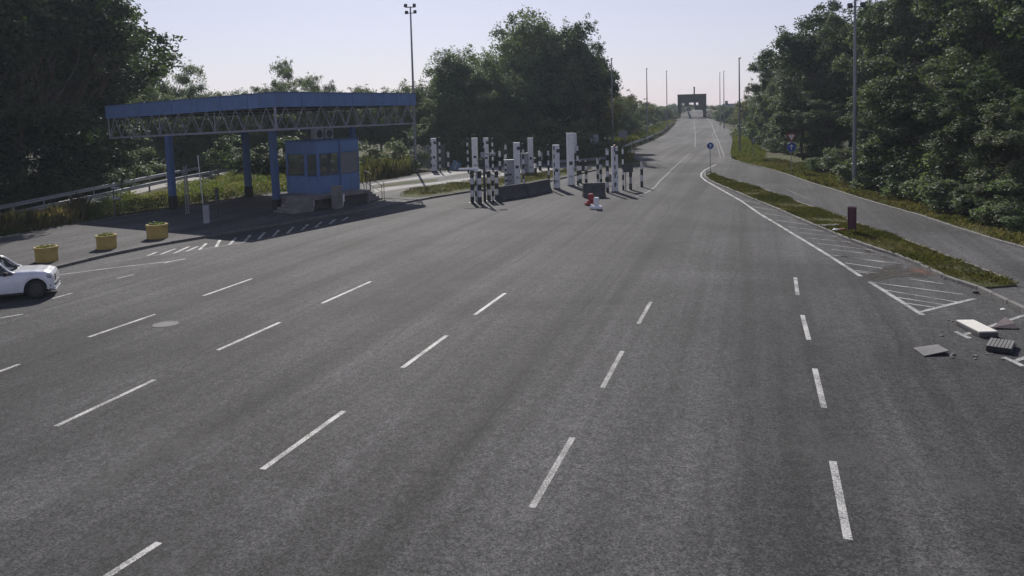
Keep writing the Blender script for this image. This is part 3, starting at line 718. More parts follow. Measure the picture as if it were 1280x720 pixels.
# lattice trusses
brace_mesh = MB().tube([(0, 0, 0), (1, 0, 0)], 0.034, 6).mesh('truss_brace', M['truss'])
def truss(a, b, n, inset=0.0):
    a = Vector(a); b = Vector(b); d = (b - a); L = d.length; t = d / L; ang = math.atan2(t.y, t.x)
    mb = MB(); Mx = Matrix.Translation((a.x, a.y, 0)) @ Matrix.Rotation(ang, 4, 'Z')
    mb.box(0.03, L - 0.03, -0.055, 0.055, zb, zb + 0.13, 0, Mx); mb.box(0.03, L - 0.03, -0.04, 0.04, zf + 0.02, zf + 0.12, 0, Mx)
    tr = mb.build('truss', M['truss'], canopy)
    z0, z1 = zb + 0.12, zf + 0.05; pts = []
    for i in range(2 * n + 1):
        s = 0.08 + (L - 0.16) * i / (2 * n); p = a + t * s
        pts.append(Vector((p.x, p.y, z0 if i % 2 == 0 else z1)))
    for p, q in zip(pts, pts[1:]):
        o = link('truss_brace', brace_mesh, tr); dd = q - p
        o.location = p; o.rotation_euler = dd.to_track_quat('X', 'Z').to_euler(); o.scale = (dd.length, 1, 1)
    # end posts
    for s in (0.05, L - 0.05):
        p = a + t * s; mb = MB(); mb.tube([(p.x, p.y, zb + .05), (p.x, p.y, zf + .1)], 0.05, 8); mb.build('truss_end_post', M['truss'], tr)
    return tr
E = 0.10
truss((E, E), (UL - E, E), 9); truss((E, VL - E), (E, E), 12)
truss((UL - E, E), (UL - E, VL - E), 12); truss((E, VL - E), (UL - E, VL - E), 9)
for f in (0.34, 0.67): truss((E + .1, VL * f), (UL - E - .1, VL * f), 9)
# columns
def column(px, py, wid, hb):
    g = G(px, py, 0.115); l = loc(g); mb = MB(); w = wid / 2
    mb.box(l.x - w, l.x + w, l.y - w, l.y + w, 0.0, zb, bev=0.02)
    
    cl = mb.build('column', M['blue_dark'], canopy)
    mb = MB(); w2 = w + .025; mb.box(l.x - w2, l.x + w2, l.y - w2, l.y + w2, 0.0, hb, bev=0.015); mb.build('column_sleeve', M['black'], cl)
    mb = MB(); w3 = w + .10; mb.box(l.x - w3, l.x + w3, l.y - w3, l.y + w3, -.01, .03); mb.build('base_plate', M['dark_steel'], cl)
column(346.5, 261, 0.40, 0.72); column(217, 261.5, 0.40, 1.2); column(311.5, 246.5, 0.42, 1.15); column(445, 243, 0.40, 0.5)
# little white marks under the fascia: two floodlights hung in the truss
for (px, py) in ((377, 139), (389, 139)):
    p = AT(px, py, 60.5); l = loc(p); mb = MB(); mb.box(l.x - .16, l.x + .16, l.y - .1, l.y + .1, p.z - .115 - .1, p.z - .115 + .1, bev=0.02); mb.build('ceiling_lamp', M['white'], canopy)

# ================================================================== PLATFORM, BOOTH, STEPS
zi = 0.115
pA = G(389, 263.5, zi); pB = G(464, 252.5, zi)       # front foot of the platform
pd = (pB - pA); PL = pd.length; pang = math.atan2(pd.y, pd.x)
ph = 0.9
ph = top_z(389, 247, pA.y) - zi
PW = 4.2
plat = empty('booth_platform', pA, pang, 'raised grey concrete platform under the blue booth, dark hollow along its front', 'platform')
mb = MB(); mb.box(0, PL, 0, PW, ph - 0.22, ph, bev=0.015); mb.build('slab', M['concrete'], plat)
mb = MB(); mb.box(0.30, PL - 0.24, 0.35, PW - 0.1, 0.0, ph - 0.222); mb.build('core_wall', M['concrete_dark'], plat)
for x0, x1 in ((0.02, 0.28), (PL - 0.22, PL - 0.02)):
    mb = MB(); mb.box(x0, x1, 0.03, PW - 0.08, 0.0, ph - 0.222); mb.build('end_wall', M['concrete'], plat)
# steps at the left end with a sloping side wall
steps = empty('platform_steps', pA, pang, 'grey concrete steps with sloping side wall at the left end of the booth platform', 'steps')
ns = 5; rise = ph / ns
for k in range(ns):
    mb = MB(); mb.box(-0.33 * (k + 1), -0.33 * k - 0.003, -0.05, 1.9, 0.0, ph - rise * (k + 1) + 0.12, bev=0.01)
    mb.build('step', M['concrete'], steps)
mb = MB(); y0, y1 = -0.30, -0.06
mb.add([(0.0, y0, 0), (-1.75, y0, 0), (-1.75, y0, .12), (-0.25, y0, ph + .02), (0.0, y0, ph + .02), (0.0, y1, 0), (-1.75, y1, 0), (-1.75, y1, .12), (-0.25, y1, ph + .02), (0.0, y1, ph + .02)],
       [(0, 4, 3, 2, 1)[::-1], (5, 6, 7, 8, 9)[::-1], (1, 2, 7, 6), (2, 3, 8, 7), (3, 4, 9, 8), (0, 5, 9, 4), (0, 1, 6, 5)])
mb.build('side_wall', M['concrete'], steps)
# steps with handrails at the right end
st2 = empty('rear_steps', pA + Vector((math.cos(pang), math.sin(pang), 0)) * PL, pang, 'dark concrete steps with thin handrails at the right end of the booth platform', 'steps')
for k in range(ns):
    mb = MB(); mb.box(0.33 * k + 0.003, 0.33 * (k + 1), 0.5, 2.4, 0.0, ph - rise * (k + 1) + 0.12, bev=0.01); mb.build('step', M['concrete'], st2)
for y in (0.5, 2.4):
    mb = MB(); mb.tube([(0.05, y, ph), (0.05, y, ph + 1.0), (1.6, y, 1.05), (1.6, y, 0.0)], 0.025, 6); mb.tube([(0.05, y, ph + .5), (1.6, y, .55)], 0.018, 6); mb.build('handrail', M['dark_steel'], st2)
# booth
c_near = G(399.5, 242.5, zi + ph); c_left = G(366, 240, zi + ph); c_right = G(450, 235, zi + ph)
bx = Vector((c_right.x - c_near.x, c_right.y - c_near.y)); BL = bx.length; bang = math.atan2(bx.y, bx.x)
lx = c_left - c_near; BW = abs(-lx.x * math.sin(bang) + lx.y * math.cos(bang))
BH = top_z(399.5, 177, c_near.y) - (zi + ph)
BW = max(2.0, min(BW, 3.2))
booth = empty('border_booth', c_near, bang, 'blue sheet metal booth with wide windows standing on the concrete platform under the canopy', 'booth')
h1, h2 = BH * 0.33, BH * 0.77
t = 0.07
def wall_panels(L, Mx, openings, name='wall'):
    """lower band, upper band and mullions round the window openings; windows > frame + pane"""
    mb = MB(); mb.box(0, L, 0, t, 0, h1, 0, Mx); mb.box(0, L, 0, t, h2, BH, 0, Mx)
    xs_ = [0.0] + [v for o in openings for v in o[:2]] + [L]
    for a, b in zip(xs_[::2], xs_[1::2]): 
        if b - a > 0.01: mb.box(a, b, 0, t, h1 + .0005, h2 - .0005, 0, Mx)
    mb.build(name, M['blue'], booth)
    for a, b, kind in openings:
        g_ = 0.05; mb = MB()
        mb.box(a, b, -.012, t - .005, h1, h1 + g_, 0, Mx); mb.box(a, b, -.012, t - .005, h2 - g_, h2, 0, Mx)
        mb.box(a, a + g_, -.012, t - .005, h1 + g_ + .001, h2 - g_ - .001, 0, Mx); mb.box(b - g_, b, -.012, t - .005, h1 + g_ + .001, h2 - g_ - .001, 0, Mx)
        w = mb.build('window', M['blue_dark'], booth)
        mb = MB(); mb.box(a + g_, b - g_, .02, .03, h1 + g_, h2 - g_, 0, Mx)
        mb.build('pane' if kind == 'g' else 'blind', M['glass' if kind == 'g' else 'blind'], w)
I4 = Matrix.Identity(4)
wall_panels(BL, I4, [(0.10, BL * .475, 'g'), (BL * .525, BL - 0.05, 'b')])
ML = Matrix(((0, 1, 0, 0), (1, 0, 0, 0), (0, 0, 1, 0), (0, 0, 0, 1)))         # left face: along local y
wall_panels(BW - 2 * t - .004, Matrix.Translation((0, t + .002, 0)) @ ML, [(0.08, BW * .32, 'g'), (BW * .40, BW * .92, 'g')])
wall_panels(BL, Matrix.Translation((0, BW - t, 0)), [(0.1, BL * .46, 'g'), (BL * .52, BL - 0.1, 'g')])
wall_panels(BW - 2 * t - .004, Matrix.Translation((BL - t, t + .002, 0)) @ ML, [(0.2, BW * .4, 'g'), (BW * .5, BW * .88, 'g')])
mb = MB(); mb.box(t, BL - t, t, BW - t, .01, .06); mb.build('floor', M['concrete_dark'], booth)
mb = MB(); mb.box(-.06, BL + .06, -.06, BW + .06, BH + .002, BH + .07, bev=0.01); rf = mb.build('roof', M['blue_dark'], booth)
mb = MB(); mb.tube([(BL * .505, -.05, 0.0), (BL * .505, -.05, BH)], 0.045, 8); mb.build('drainpipe', M['blue_dark'], booth)
for x, y, w, d, h in ((BL * .42, BW * .6, .85, .45, .75), (BL * .68, BW * .62, .85, .45, .72)):
    mb = MB(); mb.box(x, x + w, y, y + d, BH + .09, BH + .09 + h, bev=0.02); ac = mb.build('air_conditioner', M['grey_paint'], booth)
    mb = MB(); mb.lathe([(0.0, 0), (.28, 0), (.30, -.02), (.30, .015)], 18, 0); o = mb.build('fan_grille', M['dark_steel'], ac, (x + w * .5, y - .012, BH + .09 + h * .5), (math.pi / 2, 0, 0))
mb = MB(); mb.tube([(BL * .2, BW * .5, BH + .07), (BL * .2, BW * .5, BH + 1.3)], 0.03, 6); mb.build('antenna', M['dark_steel'], booth)
mb = MB(); mb.box(.3, BL * .45, .5, 1.0, .75, .79); mb.box(.3, .34, .5, 1.0, .06, .749); mb.box(BL * .45 - .04, BL * .45, .5, 1.0, .06, .749); mb.build('desk', M['grey_paint'], booth)
mb = MB(); mb.box(.55, .95, .7, .74, .84, 1.15); mb.box(.72, .78, .68, .78, .791, .84); mb.build('monitor', M['trim'], booth)
# concrete block standing before the platform, and two bright reflectors
b0 = G(422, 260.5, zi); bh_ = top_z(422, 232, b0.y) - zi
mb = MB(); w = 13 * b0.y / FPX / 2
mb.box(-w, w, -.2, .2, 0, bh_, bev=0.03); mb.box(-.05, .05, -.215, -.19, bh_ * .3, bh_ * .5)
tag(mb.build('concrete_pillar', M['concrete'], None, b0, (0, 0, pang)), 'upright grey concrete block standing in front of the booth platform', 'block')
for (px, py, hh, lab) in ((391.5, 258, 7, 'small bright white reflector plate at the foot of the platform steps'), (429.5, 252, 8, 'small bright white reflector plate just right of the concrete block')):
    g = G(px, 263 if px < 400 else 258, zi); g = g + Vector((0, -.05, 0)); z0 = top_z(px, py, g.y); z1 = top_z(px, py - hh - 1, g.y)
    w = 4.6 * g.y / FPX / 2
    mb = MB(); mb.box(-w, w, -.015, .015, z0 - g.z, z1 - g.z, bev=.004); mb.box(-.02, .02, -.01, .01, 0, z0 - g.z - .001)
    tag(mb.build('reflector_plate', M['white_plastic'], None, g, (0, 0, pang)), lab, 'reflector')
# floodlight on a short post right of the booth, and small roadside posts
def post(name, px, py, top, rad, mat, label, cat, zg=0.115, extra=None, group=None):
    g = G(px, py, zg); h = top_z(px, top, g.y) - zg
    mb = MB(); mb.tube([(0, 0, 0), (0, 0, h)], rad, 8); mb.box(-rad * 2, rad * 2, -rad * 2, rad * 2, 0, .02)
    e = empty(name, g, 0, label, cat, group); mb.build('pole', mat, e)
    return e, h, g
e, h, g = post('lamp_post', 463, 238, 217, .045, M['dark_steel'], 'short dark post with a tilted floodlight right of the blue booth', 'lamp')
mb = MB(); mb.box(-.35, .05, -.12, .12, -.07, .07, bev=.02); mb.build('floodlight', M['dark_steel'], e, (-.1, 0, h + .02), (0, .5, 0))
e, h, g = post('marker_post', 480.5, 252, 227, .022, M['dark_steel'], 'thin dark marker post on the pavement right of the platform', 'post')
mb = MB(); mb.box(-.14, .14, -.03, .03, .05, .09); mb.build('foot', M['dark_steel'], e)
e, h, g = post('white_rod', 254.5, 262, 195.5, .035, M['white'], 'tall thin white rod leaning behind the short grey stump under the canopy', 'rod'); e.rotation_euler = (0, -.055, 0)
mb = MB(); mb.box(-.06, .06, -.06, .06, h, h + .08, bev=.02); mb.build('cap', M['white'], e)
g = G(258.5, 279, zi); h = top_z(258.5, 256, g.y) - zi
e = empty('short_stump', g, .2, 'short square grey post with a flat cap under the canopy', 'post')
mb = MB(); mb.box(-.17, .17, -.15, .15, 0, h, bev=.02); mb.build('body', M['grey_paint'], e)
mb = MB(); mb.box(-.2, .2, -.18, .18, h + .002, h + .05, bev=.01); mb.build('cap', M['dark_steel'], e)
for i, (px, py, tp) in enumerate(((233, 267, 209), (235.8, 266, 207))):
    e, h, g = post('steel_post', px, py, tp, .05, M['pole'], ['tall grey steel post, left one of the close pair by the left canopy column', 'tall grey steel post, right one of the close pair by the left canopy column'][i], 'post', group='posts beside the left canopy column')
    mb = MB(); mb.lathe([(.06, h), (.06, h + .05), (0, h + .07)], 8); mb.build('cap', M['pole'], e)
e, h, g = post('steel_post', 272.5, 268, 235, .07, M['dark_steel'], 'shorter dark post standing between the grey stump and the rear column', 'post')
mb = MB(); mb.box(-.09, .09, -.09, .09, h * .55, h + .03, bev=.02); mb.build('cap', M['dark_steel'], e)
e, h, g = post('lamp_post', 144, 274, 234, .05, M['dark_steel'], 'dark post with two small lamp heads in the weeds left of the canopy', 'lamp')
for zz in (h * .62, h - .1):
    mb = MB(); mb.box(-.1, .42, -.13, .13, zz, zz + .12, bev=.03); mb.build('lamp_head', M['galv'], e)
# planters: eight-sided yellow concrete tubs with soil
def planter(px, py, wpx, hpx, rz, label):
    g = G(px, py, zi); r_ = wpx * g.y / FPX / 2; h = hpx * g.y / FPX * 0.98
    e = empty('planter', g, rz, label, 'planter', 'yellow planters along the paved island')
    mb = MB(); k = 8
    mb.lathe([(r_ * .95, 0), (r_ * .97, h * .1), (r_ * .97, h * .80), (r_ * 1.03, h * .82), (r_ * 1.03, h), (r_ * .86, h), (r_ * .84, h * .78)], k, 0, smooth=False)
    mb.build('tub', M['yellow'], e)
    mb = MB(); mb.lathe([(r_ * .842, h * .80), (r_ * .4, h * .86), (0, h * .88)], k, 0); mb.build('soil', M['soil'], e)
    rs = np.random.RandomState(int(px)); n = 90
    a = rs.uniform(0, 6.28, n); rr = r_ * .7 * np.sqrt(rs.uniform(0, 1, n)); c = np.column_stack([rr * np.cos(a), rr * np.sin(a), h * rs.uniform(.85, 1.14, n)])
    link('dry_plants', quads_mesh('dry_plants', leaf_cloud(c, .14, rs), [M['weed']]), e)
planter(58.5, 326.5, 27.5, 19, .25, 'yellow octagonal planter just above the bonnet of the white car')
planter(133.5, 310.5, 25, 17.5, .15, 'yellow octagonal planter in the middle of the row of three')
planter(197, 297.5, 26, 18, .3, 'yellow octagonal planter at the edge of the canopy shadow')

# ================================================================== MASTS, LAMPS
def mast(name, px, py, top, r0, r1, label, heads, zg=None, Y=None, group=None):
    g = G(px, py, 0.0) if Y is None else AT(px, py, Y)
    if zg is not None: g.z = zg
    h = top_z(px, top, g.y) - g.z
    e = empty(name, g, 0, label, 'light pole', group)
    mb = MB(); n = 6; mb.tube([(0, 0, h * k / n) for k in range(n + 1)], [r0 + (r1 - r0) * k / n for k in range(n + 1)], 12); mb.build('pole', M['pole'], e)
    mb = MB(); mb.box(-r0 * 2, r0 * 2, -r0 * 2, r0 * 2, 0, .04); mb.tube([(0, 0, .04), (0, 0, .5)], [r0 * 1.35, r0 * 1.05], 12); mb.build('base_plate', M['pole'], e)
    if heads == 'flood':
        mb = MB(); mb.box(-.55, .55, -.05, .05, h - .12, h - .02); mb.box(-.4, .4, -.05, .05, h - .75, h - .67); mb.build('crossbar', M['pole'], e)
        for x, z in ((-.5, h), (.45, h), (-.42, h - .75), (.5, h - .7)):
            mb = MB(); mb.box(-.17, .17, -.14, .10, -.17, .17, bev=.03); f = mb.build('floodlight', M['dark_steel'], e, (x, -.12, z + .1), (-.6, 0, .3 * x))
    elif heads == 'lantern':
        mb = MB(); mb.box(-.12, .12, -.55, .1, h - .02, h + .09, bev=.03); mb.build('lantern', M['pole'], e)
        mb = MB(); mb.box(-.1, .1, -.5, -.1, h - .05, h - .021); mb.build('lens', M['lamp_glass'], e)
    return e
mast('floodlight_mast', 1068, 239, -4, .15, .085, 'very tall grey floodlight mast on the right verge before the big trees', 'flood')
mast('floodlight_mast', 520, 214.5, 8, .16, .08, 'tall dark floodlight mast rising behind the right end of the canopy', 'flood')
def lamp(px, top, Y, label, dx=0.0):
    p = AT(px, 130, Y); zg = T(p.x, Y)
    return mast('street_lamp', px, 0, top, .13, .07, label, 'lantern', zg, Y, 'street lamps along the bridge ramp')
lamp(923.5, 73, 103, 'grey street lamp on the grass slope right of the ramp, nearest of the right row')
lamp(763, 74, 106, 'grey street lamp in front of the big trees, nearest of the left row')
lamp(807, 86, 146, 'grey street lamp left of the ramp, second of the left row')
lamp(832, 89, 181, 'slim grey street lamp left of the ramp, just before the dark bridge portal')
lamp(899, 91, 205, 'thin grey street lamp right of the bridge portal, left one of the close pair')
lamp(904, 89, 190, 'thin grey street lamp right of the bridge portal, right one of the close pair')

# ================================================================== SIGNS
def disc(r, n=28, th=.012):
    mb = MB(); v = [(r * math.cos(6.2832 * k / n), -th, r * math.sin(6.2832 * k / n)) for k in range(n)]; w = [(a, th, c) for a, b_, c in v]
    mb.add(v + w, [list(range(n)), list(range(2 * n - 1, n - 1, -1))] + [(k, n + k, n + (k + 1) % n, (k + 1) % n) for k in range(n)]); return mb
def poly_plate(pts, y0, y1):
    n = len(pts); mb = MB(); v = [(x, y0, z) for x, z in pts] + [(x, y1, z) for x, z in pts]
    mb.add(v, [list(range(n)), list(range(2 * n - 1, n - 1, -1))] + [(k, n + k, n + (k + 1) % n, (k + 1) % n) for k in range(n)]); return mb
def arrow(s, up=True):
    a = [(-.09, -.62), (.09, -.62), (.09, .2), (.36, -.08), (.36, .16), (0, .62), (-.36, .16), (-.36, -.08), (-.09, .2)]
    return [(x * s, z * s) for x, z in a]
def sign_post(name, px, py, top, label, cat='road sign', rad=.03, zg=0.0):
    g = G(px, py, zg) ; h = top_z(px, top, g.y) - zg
    e = empty(name, g, 0.0, label, cat)
    mb = MB(); mb.tube([(0, 0, 0), (0, 0, h)], rad, 8); mb.build('post', M['galv'], e)
    return e, h, g
e, h, g = sign_post('arrow_sign', 888, 218.5, 178, 'round blue white arrow sign on a thin post at the median nose', zg=.1)
k = g.y / FPX; r_ = 7.0 * k * .60
o = disc(r_).build('face', M['sign_blue'], e, (0, -.055, h - r_)); poly_plate(arrow(r_), -.016, -.0125).build('arrow', M['sign_white'], o)
o2 = disc(r_ * .985, th=.004).build('back', M['sign_back'], e, (0, -.038, h - r_))
e, h, g = sign_post('yield_and_arrow_sign', 989, 217.5, 167, 'yield triangle above a round blue arrow sign on one post at the right verge')
k = g.y / FPX; s = 12.5 * k / 2
tri = [(-s, s * .87), (0, -s * .87), (s, s * .87)]
o = poly_plate(tri, -.012, .012).build('yield_triangle', M['sign_red'], e, (0, -.06, h - s * .9)); poly_plate([(x * .66, (z - s * .29) * .66 + s * .29) for x, z in tri], -.018, -.0125).build('triangle_centre', M['sign_white'], o)
r_ = 5.8 * k; o = disc(r_).build('arrow_disc', M['sign_blue'], e, (0, -.06, h - s * 1.75 - r_)); poly_plate(arrow(r_), -.018, -.0125).build('arrow', M['sign_white'], o)
e, h, g = sign_post('yield_sign', 942, 201, 172.5, 'inverted triangle yield sign on a thin post below the grass slope')
k = g.y / FPX; s = 10.5 * k / 2; tri = [(-s, s * .87), (0, -s * .87), (s, s * .87)]
o = poly_plate(tri, -.012, .012).build('yield_triangle', M['dark_steel'], e, (0, -.05, h - s * .9)); poly_plate([(x * .72, (z - s * .29) * .72 + s * .29) for x, z in tri], -.018, -.0125).build('triangle_centre', M['sign_back'], o)
# large sign seen among the posts, and two more behind
def board_sign(px, py, top, w_px, h_px, label, mat, zg=0.0, legs=2, name='sign_board'):
    g = G(px, py, zg); k = g.y / FPX; h = top_z(px, top, g.y) - zg; w = w_px * k / 2; bh = h_px * k
    e = empty(name, g, 0, label, 'road sign')
    mb = MB(); mb.box(-w, w, -.02, .02, h - bh, h, bev=.008); pn = mb.build('panel', mat, e)
    mb = MB(); mb.box(-w * .9, w * .9, .021, .05, h - bh * .25, h - bh * .25 + .06); mb.box(-w * .9, w * .9, .021, .05, h - bh * .75, h - bh * .75 + .06); mb.build('panel_rail', M['galv'], pn)
    for x in ((-w * .5, w * .5) if legs == 2 else (0,)):
        mb = MB(); mb.tube([(x, .075, 0), (x, .075, h - .05)], .03, 8); mb.build('leg', M['galv'], e)
    return e, h, w, bh
e, h, w, bh = board_sign(743.5, 200, 168, 10.5, 17.5, 'grey back of a tall rectangular sign behind the barrier posts', M['sign_back'])
for x in (-w * .45, w * .45):
    mb = MB(); mb.box(x - .14, x + .14, -.02, .02, h - bh - .62, h - bh - .05); mb.build('white_tab', M['sign_white'], e)
board_sign(779, 190, 164, 11, 8, 'faint grey direction board before the dark trees left of the ramp', M['sign_back'])
board_sign(470.5, 214, 185, 7, 13, 'small blue grey sign standing in the tall grass right of the booth', M['sign_back'], legs=1)

# ================================================================== LANE FURNITURE (striped posts, white cabinets, barriers)
mats_st = [M['stripe_white'], M['black'], M['dark_steel']]
def stripe_prof(r, h, n, first):
    prof = []; mi = []
    for i in range(n):
        prof += [(r, h * i / n), (r, h * (i + 1) / n - 1e-4)]; mi += [(i + first) % 2, (i + 1 + first) % 2]
    return prof, mi[:-1]
def striped_post(px, py, top, wpx, label, n=6, first=1, zg=0.0, box=False, group='black and white striped posts among the lanes', red=False):
    g = G(px, py, zg); k = g.y / FPX; r_ = max(.05, wpx * k / 2); h = top_z(px, top, g.y) - zg
    e = empty('striped_post', g, rnd.uniform(-.1, .1), label, 'striped post', group)
    e.rotation_euler = (rnd.uniform(-.012, .012), rnd.uniform(-.012, .012), rnd.uniform(0, 6))
    mm = [M['stripe_white'], M['red'] if red else M['black'], M['dark_steel']]
    prof, mi = stripe_prof(r_, h, n, first)
    mb = MB(); mb.lathe(prof, 14, 0, mis=mi); mb.build('shaft', mm, e)
    mb = MB(); mb.lathe([(r_ * 1.02, h), (r_ * 1.02, h + .03), (r_ * .6, h + .07), (0, h + .08)], 14, 0); mb.build('cap', M['dark_steel'], e)
    mb = MB(); mb.lathe([(r_ * 1.9, 0), (r_ * 1.9, .02), (r_ * 1.05, .03), (r_ * 1.05, .08)], 14, 0); mb.build('base_flange', M['dark_steel'], e)
    return e, h, r_
def cabinet(px, py, top, wpx, label, mat='white', depth=.42, stripe=None, n=9, zg=0.0, device=True, slot=True, cat='cabinet', rz=.05):
    g = G(px, py, zg); k = g.y / FPX; w = wpx * k / 2; h = top_z(px, top, g.y) - zg
    e = empty('lane_cabinet', g, rz, label, cat, 'white and grey lane equipment cabinets')
    mb = MB(); mb.box(-w, w, 0, depth, .08, h, bev=.015); mb.build('housing', M[mat], e)
    mb = MB(); mb.box(-w * 1.04, w * 1.04, -.02, depth + .02, 0, .078); mb.build('plinth', M['dark_steel'], e)
    mb = MB(); mb.box(-w * 1.05, w * 1.05, -.03, depth + .03, h + .002, h + .05, bev=.01); mb.build('lid', M[mat], e)
    if slot:
        mb = MB(); mb.box(-w * .86, w * .86, -.012, -.001, h * .12, h * .52); mb.build('door', M[mat], e)
        mb = MB(); mb.box(-w * .86, w * .86, -.012, -.001, h * .55, h * .93); mb.build('upper_door', M[mat], e)
    if slot and h > 1.6:
        for q in range(4):
            z_ = h * .16 + .05 * q; mb = MB(); mb.box(-w * .55, w * .55, -.022, -.0125, z_, z_ + .022); mb.build('vent_slat', M['dark_steel'], e)
        mb = MB(); mb.box(-w * .5, w * .5, -.02, -.0125, h * .40, h * .47); mb.build('card_slot', M['dark_steel'], e)
        mb = MB(); mb.box(w * .6, w * .75, -.03, -.0125, h * .30, h * .36); mb.build('door_handle', M['dark_steel'], e)
    if device:
        mb = MB(); mb.box(-.02 + w * .1, .24 + w * .1, -.10, -.013, h * .84, h * .92, bev=.02); mb.build('camera_unit', M['dark_steel'], e)
    if stripe is not None:
        x0 = stripe * w; sw = max(.045, w * .17); mb = MB()
        for i in range(n):
            mb.box(x0 - sw, x0 + sw, -.035, -.0135, .1 + (h - .12) * i / n, .1 + (h - .12) * (i + 1) / n - .002, i % 2)
        mb.build('striped_edge', [M['stripe_white'], M['black']], e)
    return e, h, w
# far row on the back island, left to right
cabinet(543, 214.5, 173.5, 6.6, 'white lane cabinet with a striped left edge, leftmost of the far row', stripe=-1.0, zg=.12)
striped_post(550.3, 215, 172.5, 2.3, 'thin striped post right beside the leftmost white cabinet', n=9, zg=.12)
striped_post(560.5, 214, 191, 3.2, 'short striped post next to the leaning blue board', n=4, zg=.12)
striped_post(585.5, 215.5, 173.5, 2.3, 'thin striped post just left of the plain white cabinet behind the barrier arm', n=9, zg=.12)
cabinet(594.2, 214, 173, 7.6, 'plain white cabinet behind the barrier arm', zg=.12, device=False)
cabinet(608.6, 216, 173, 6.0, 'white cabinet half hidden by the dark camera post', stripe=-1.05, zg=.12)
striped_post(616.2, 214, 173.5, 2.3, 'thin striped post right of the dark camera post', n=9, zg=.12)
striped_post(625, 213, 190, 3.4, 'short thick striped post before the dark trees, left of the grey cabinet', n=4, zg=.12)
striped_post(633, 214, 181.5, 2.6, 'striped post rising behind the low grey cabinet', n=6, zg=.12)
striped_post(631, 215, 188, 2.0, 'thin short striped post tucked behind the low grey cabinet', n=5, zg=.12)
cabinet(664, 217, 173, 6.6, 'tall white cabinet right of the grey box', zg=.12, device=False)
cabinet(656.5, 217.5, 192, 9, 'mid height grey cabinet behind the striped pole', 'grey_paint', zg=.12, device=False)
striped_post(669.3, 216, 198, 3.8, 'low striped post right of the tall white cabinet', n=3, zg=.12)
e, h, r_ = striped_post(675.2, 213, 189.5, 3.8, 'low striped post with a small grey plate on it', n=4, zg=.12)
mb = MB(); mb.box(-.02, .42, -.2, -.17, h * .55, h * .95, bev=.01); mb.build('plate', M['grey_paint'], e)
# middle row behind the concrete barriers
cabinet(637, 232, 200.5, 12.2, 'low grey cabinet behind the concrete barrier', 'grey_paint', .5, zg=.12, device=False, stripe=-.72)
cabinet(647, 231.5, 179, 8, 'tall white cabinet with a small unit on top behind the concrete barrier', zg=.12)
striped_post(654.7, 236, 180.5, 2.7, 'thin striped pole standing in the gap between the concrete barriers', n=9)
striped_post(686.2, 237, 182, 2.6, 'thin striped pole at the right end of the concrete barriers', n=9)
cabinet(696.3, 236.5, 182, 8.2, 'white cabinet with striped left edge right of the concrete barriers', stripe=-.7, n=10)
e, h, w = cabinet(714.2, 232.5, 167, 8.8, 'tallest white cabinet with a second column behind it', device=False)
mb = MB(); mb.box(w * .3, w * 1.95, .3, .6, h * .62, h + .02, bev=.02); mb.build('rear_column', M['white'], e)
mb = MB(); mb.box(w * .3, w * 1.0, .3, .6, .0, h * .62 - .002); mb.build('rear_leg', M['grey_paint'], e)
striped_post(722.6, 232, 182, 2.7, 'thin striped pole right of the tallest white cabinet', n=8)
for px, lab in ((725.6, 'low striped post left of the dark square panel'), (732.8, 'low striped post right of the dark square panel')):
    striped_post(px, 229, 202, 3.6, lab, n=5)
def panel_between(px, py, x0, x1, y0, y1, label, zoff=.16):
    g = G(px, py, 0); k = g.y / FPX; e = empty('warning_panel', g, 0, label, 'panel')
    z0, z1 = top_z(px, y1, g.y), top_z(px, y0, g.y); w = (x1 - x0) * k / 2
    mb = MB()
    mb.box(-w, w, zoff, zoff + .03, z0, z1, bev=.01); mb.build('board', M['dark_steel'], e)
    for x in (-w * .5, w * .5):
        mb = MB(); mb.box(x - .03, x + .03, zoff + .031, zoff + .07, 0, z1 - .05); mb.build('support', M['dark_steel'], e)
panel_between(729.5, 229, 724, 736, 200.5, 214, 'dark square panel fixed between two low striped posts', .2)
striped_post(747.5, 230, 199, 3.2, 'striped post behind the white front end of the block, left of a close pair', n=5, first=0)
striped_post(751.2, 229.5, 199.5, 3.4, 'striped post, right one of the close pair behind the dark block', n=5)
striped_post(759.5, 241, 187, 3.8, 'striped post with a tilted dark plate, left of the centre striped cabinet', n=8)
g = G(762, 238); mb = MB(); z1 = top_z(762, 222, g.y)
mb.box(-.3, .3, -.015, .015, -.3, .3, bev=.01); mb.box(-.03, .03, .016, .05, -z1, .1)
tag(mb.build('tilted_plate', M['dark_steel'], None, (g.x - .05, g.y - .35, z1), (0, .25, 0)), 'dark square plate hung against a striped post', 'plate')
e, h, w = cabinet(769.5, 240.5, 184, 7.4, 'white cabinet with a striped band down its middle and a reddish top', stripe=-.1, n=10)
mb = MB(); mb.lathe([(.12, h + .05), (.12, h + .16), (0, h + .2)], 12); mb.build('red_beacon', M['red'], e)
striped_post(779.2, 238, 186, 2.6, 'thin striped pole right of the cabinet with the reddish top', n=8)
striped_post(788.3, 237, 206, 3.9, 'low striped post in front of a dark panel at the right end', n=4, first=1)
panel_between(786, 238.5, 780.5, 793, 205, 215.5, 'dark panel behind the low striped post at the right end', .2)
striped_post(802.2, 234, 203.5, 3.6, 'low striped post standing alone at the far right of the posts', n=4)
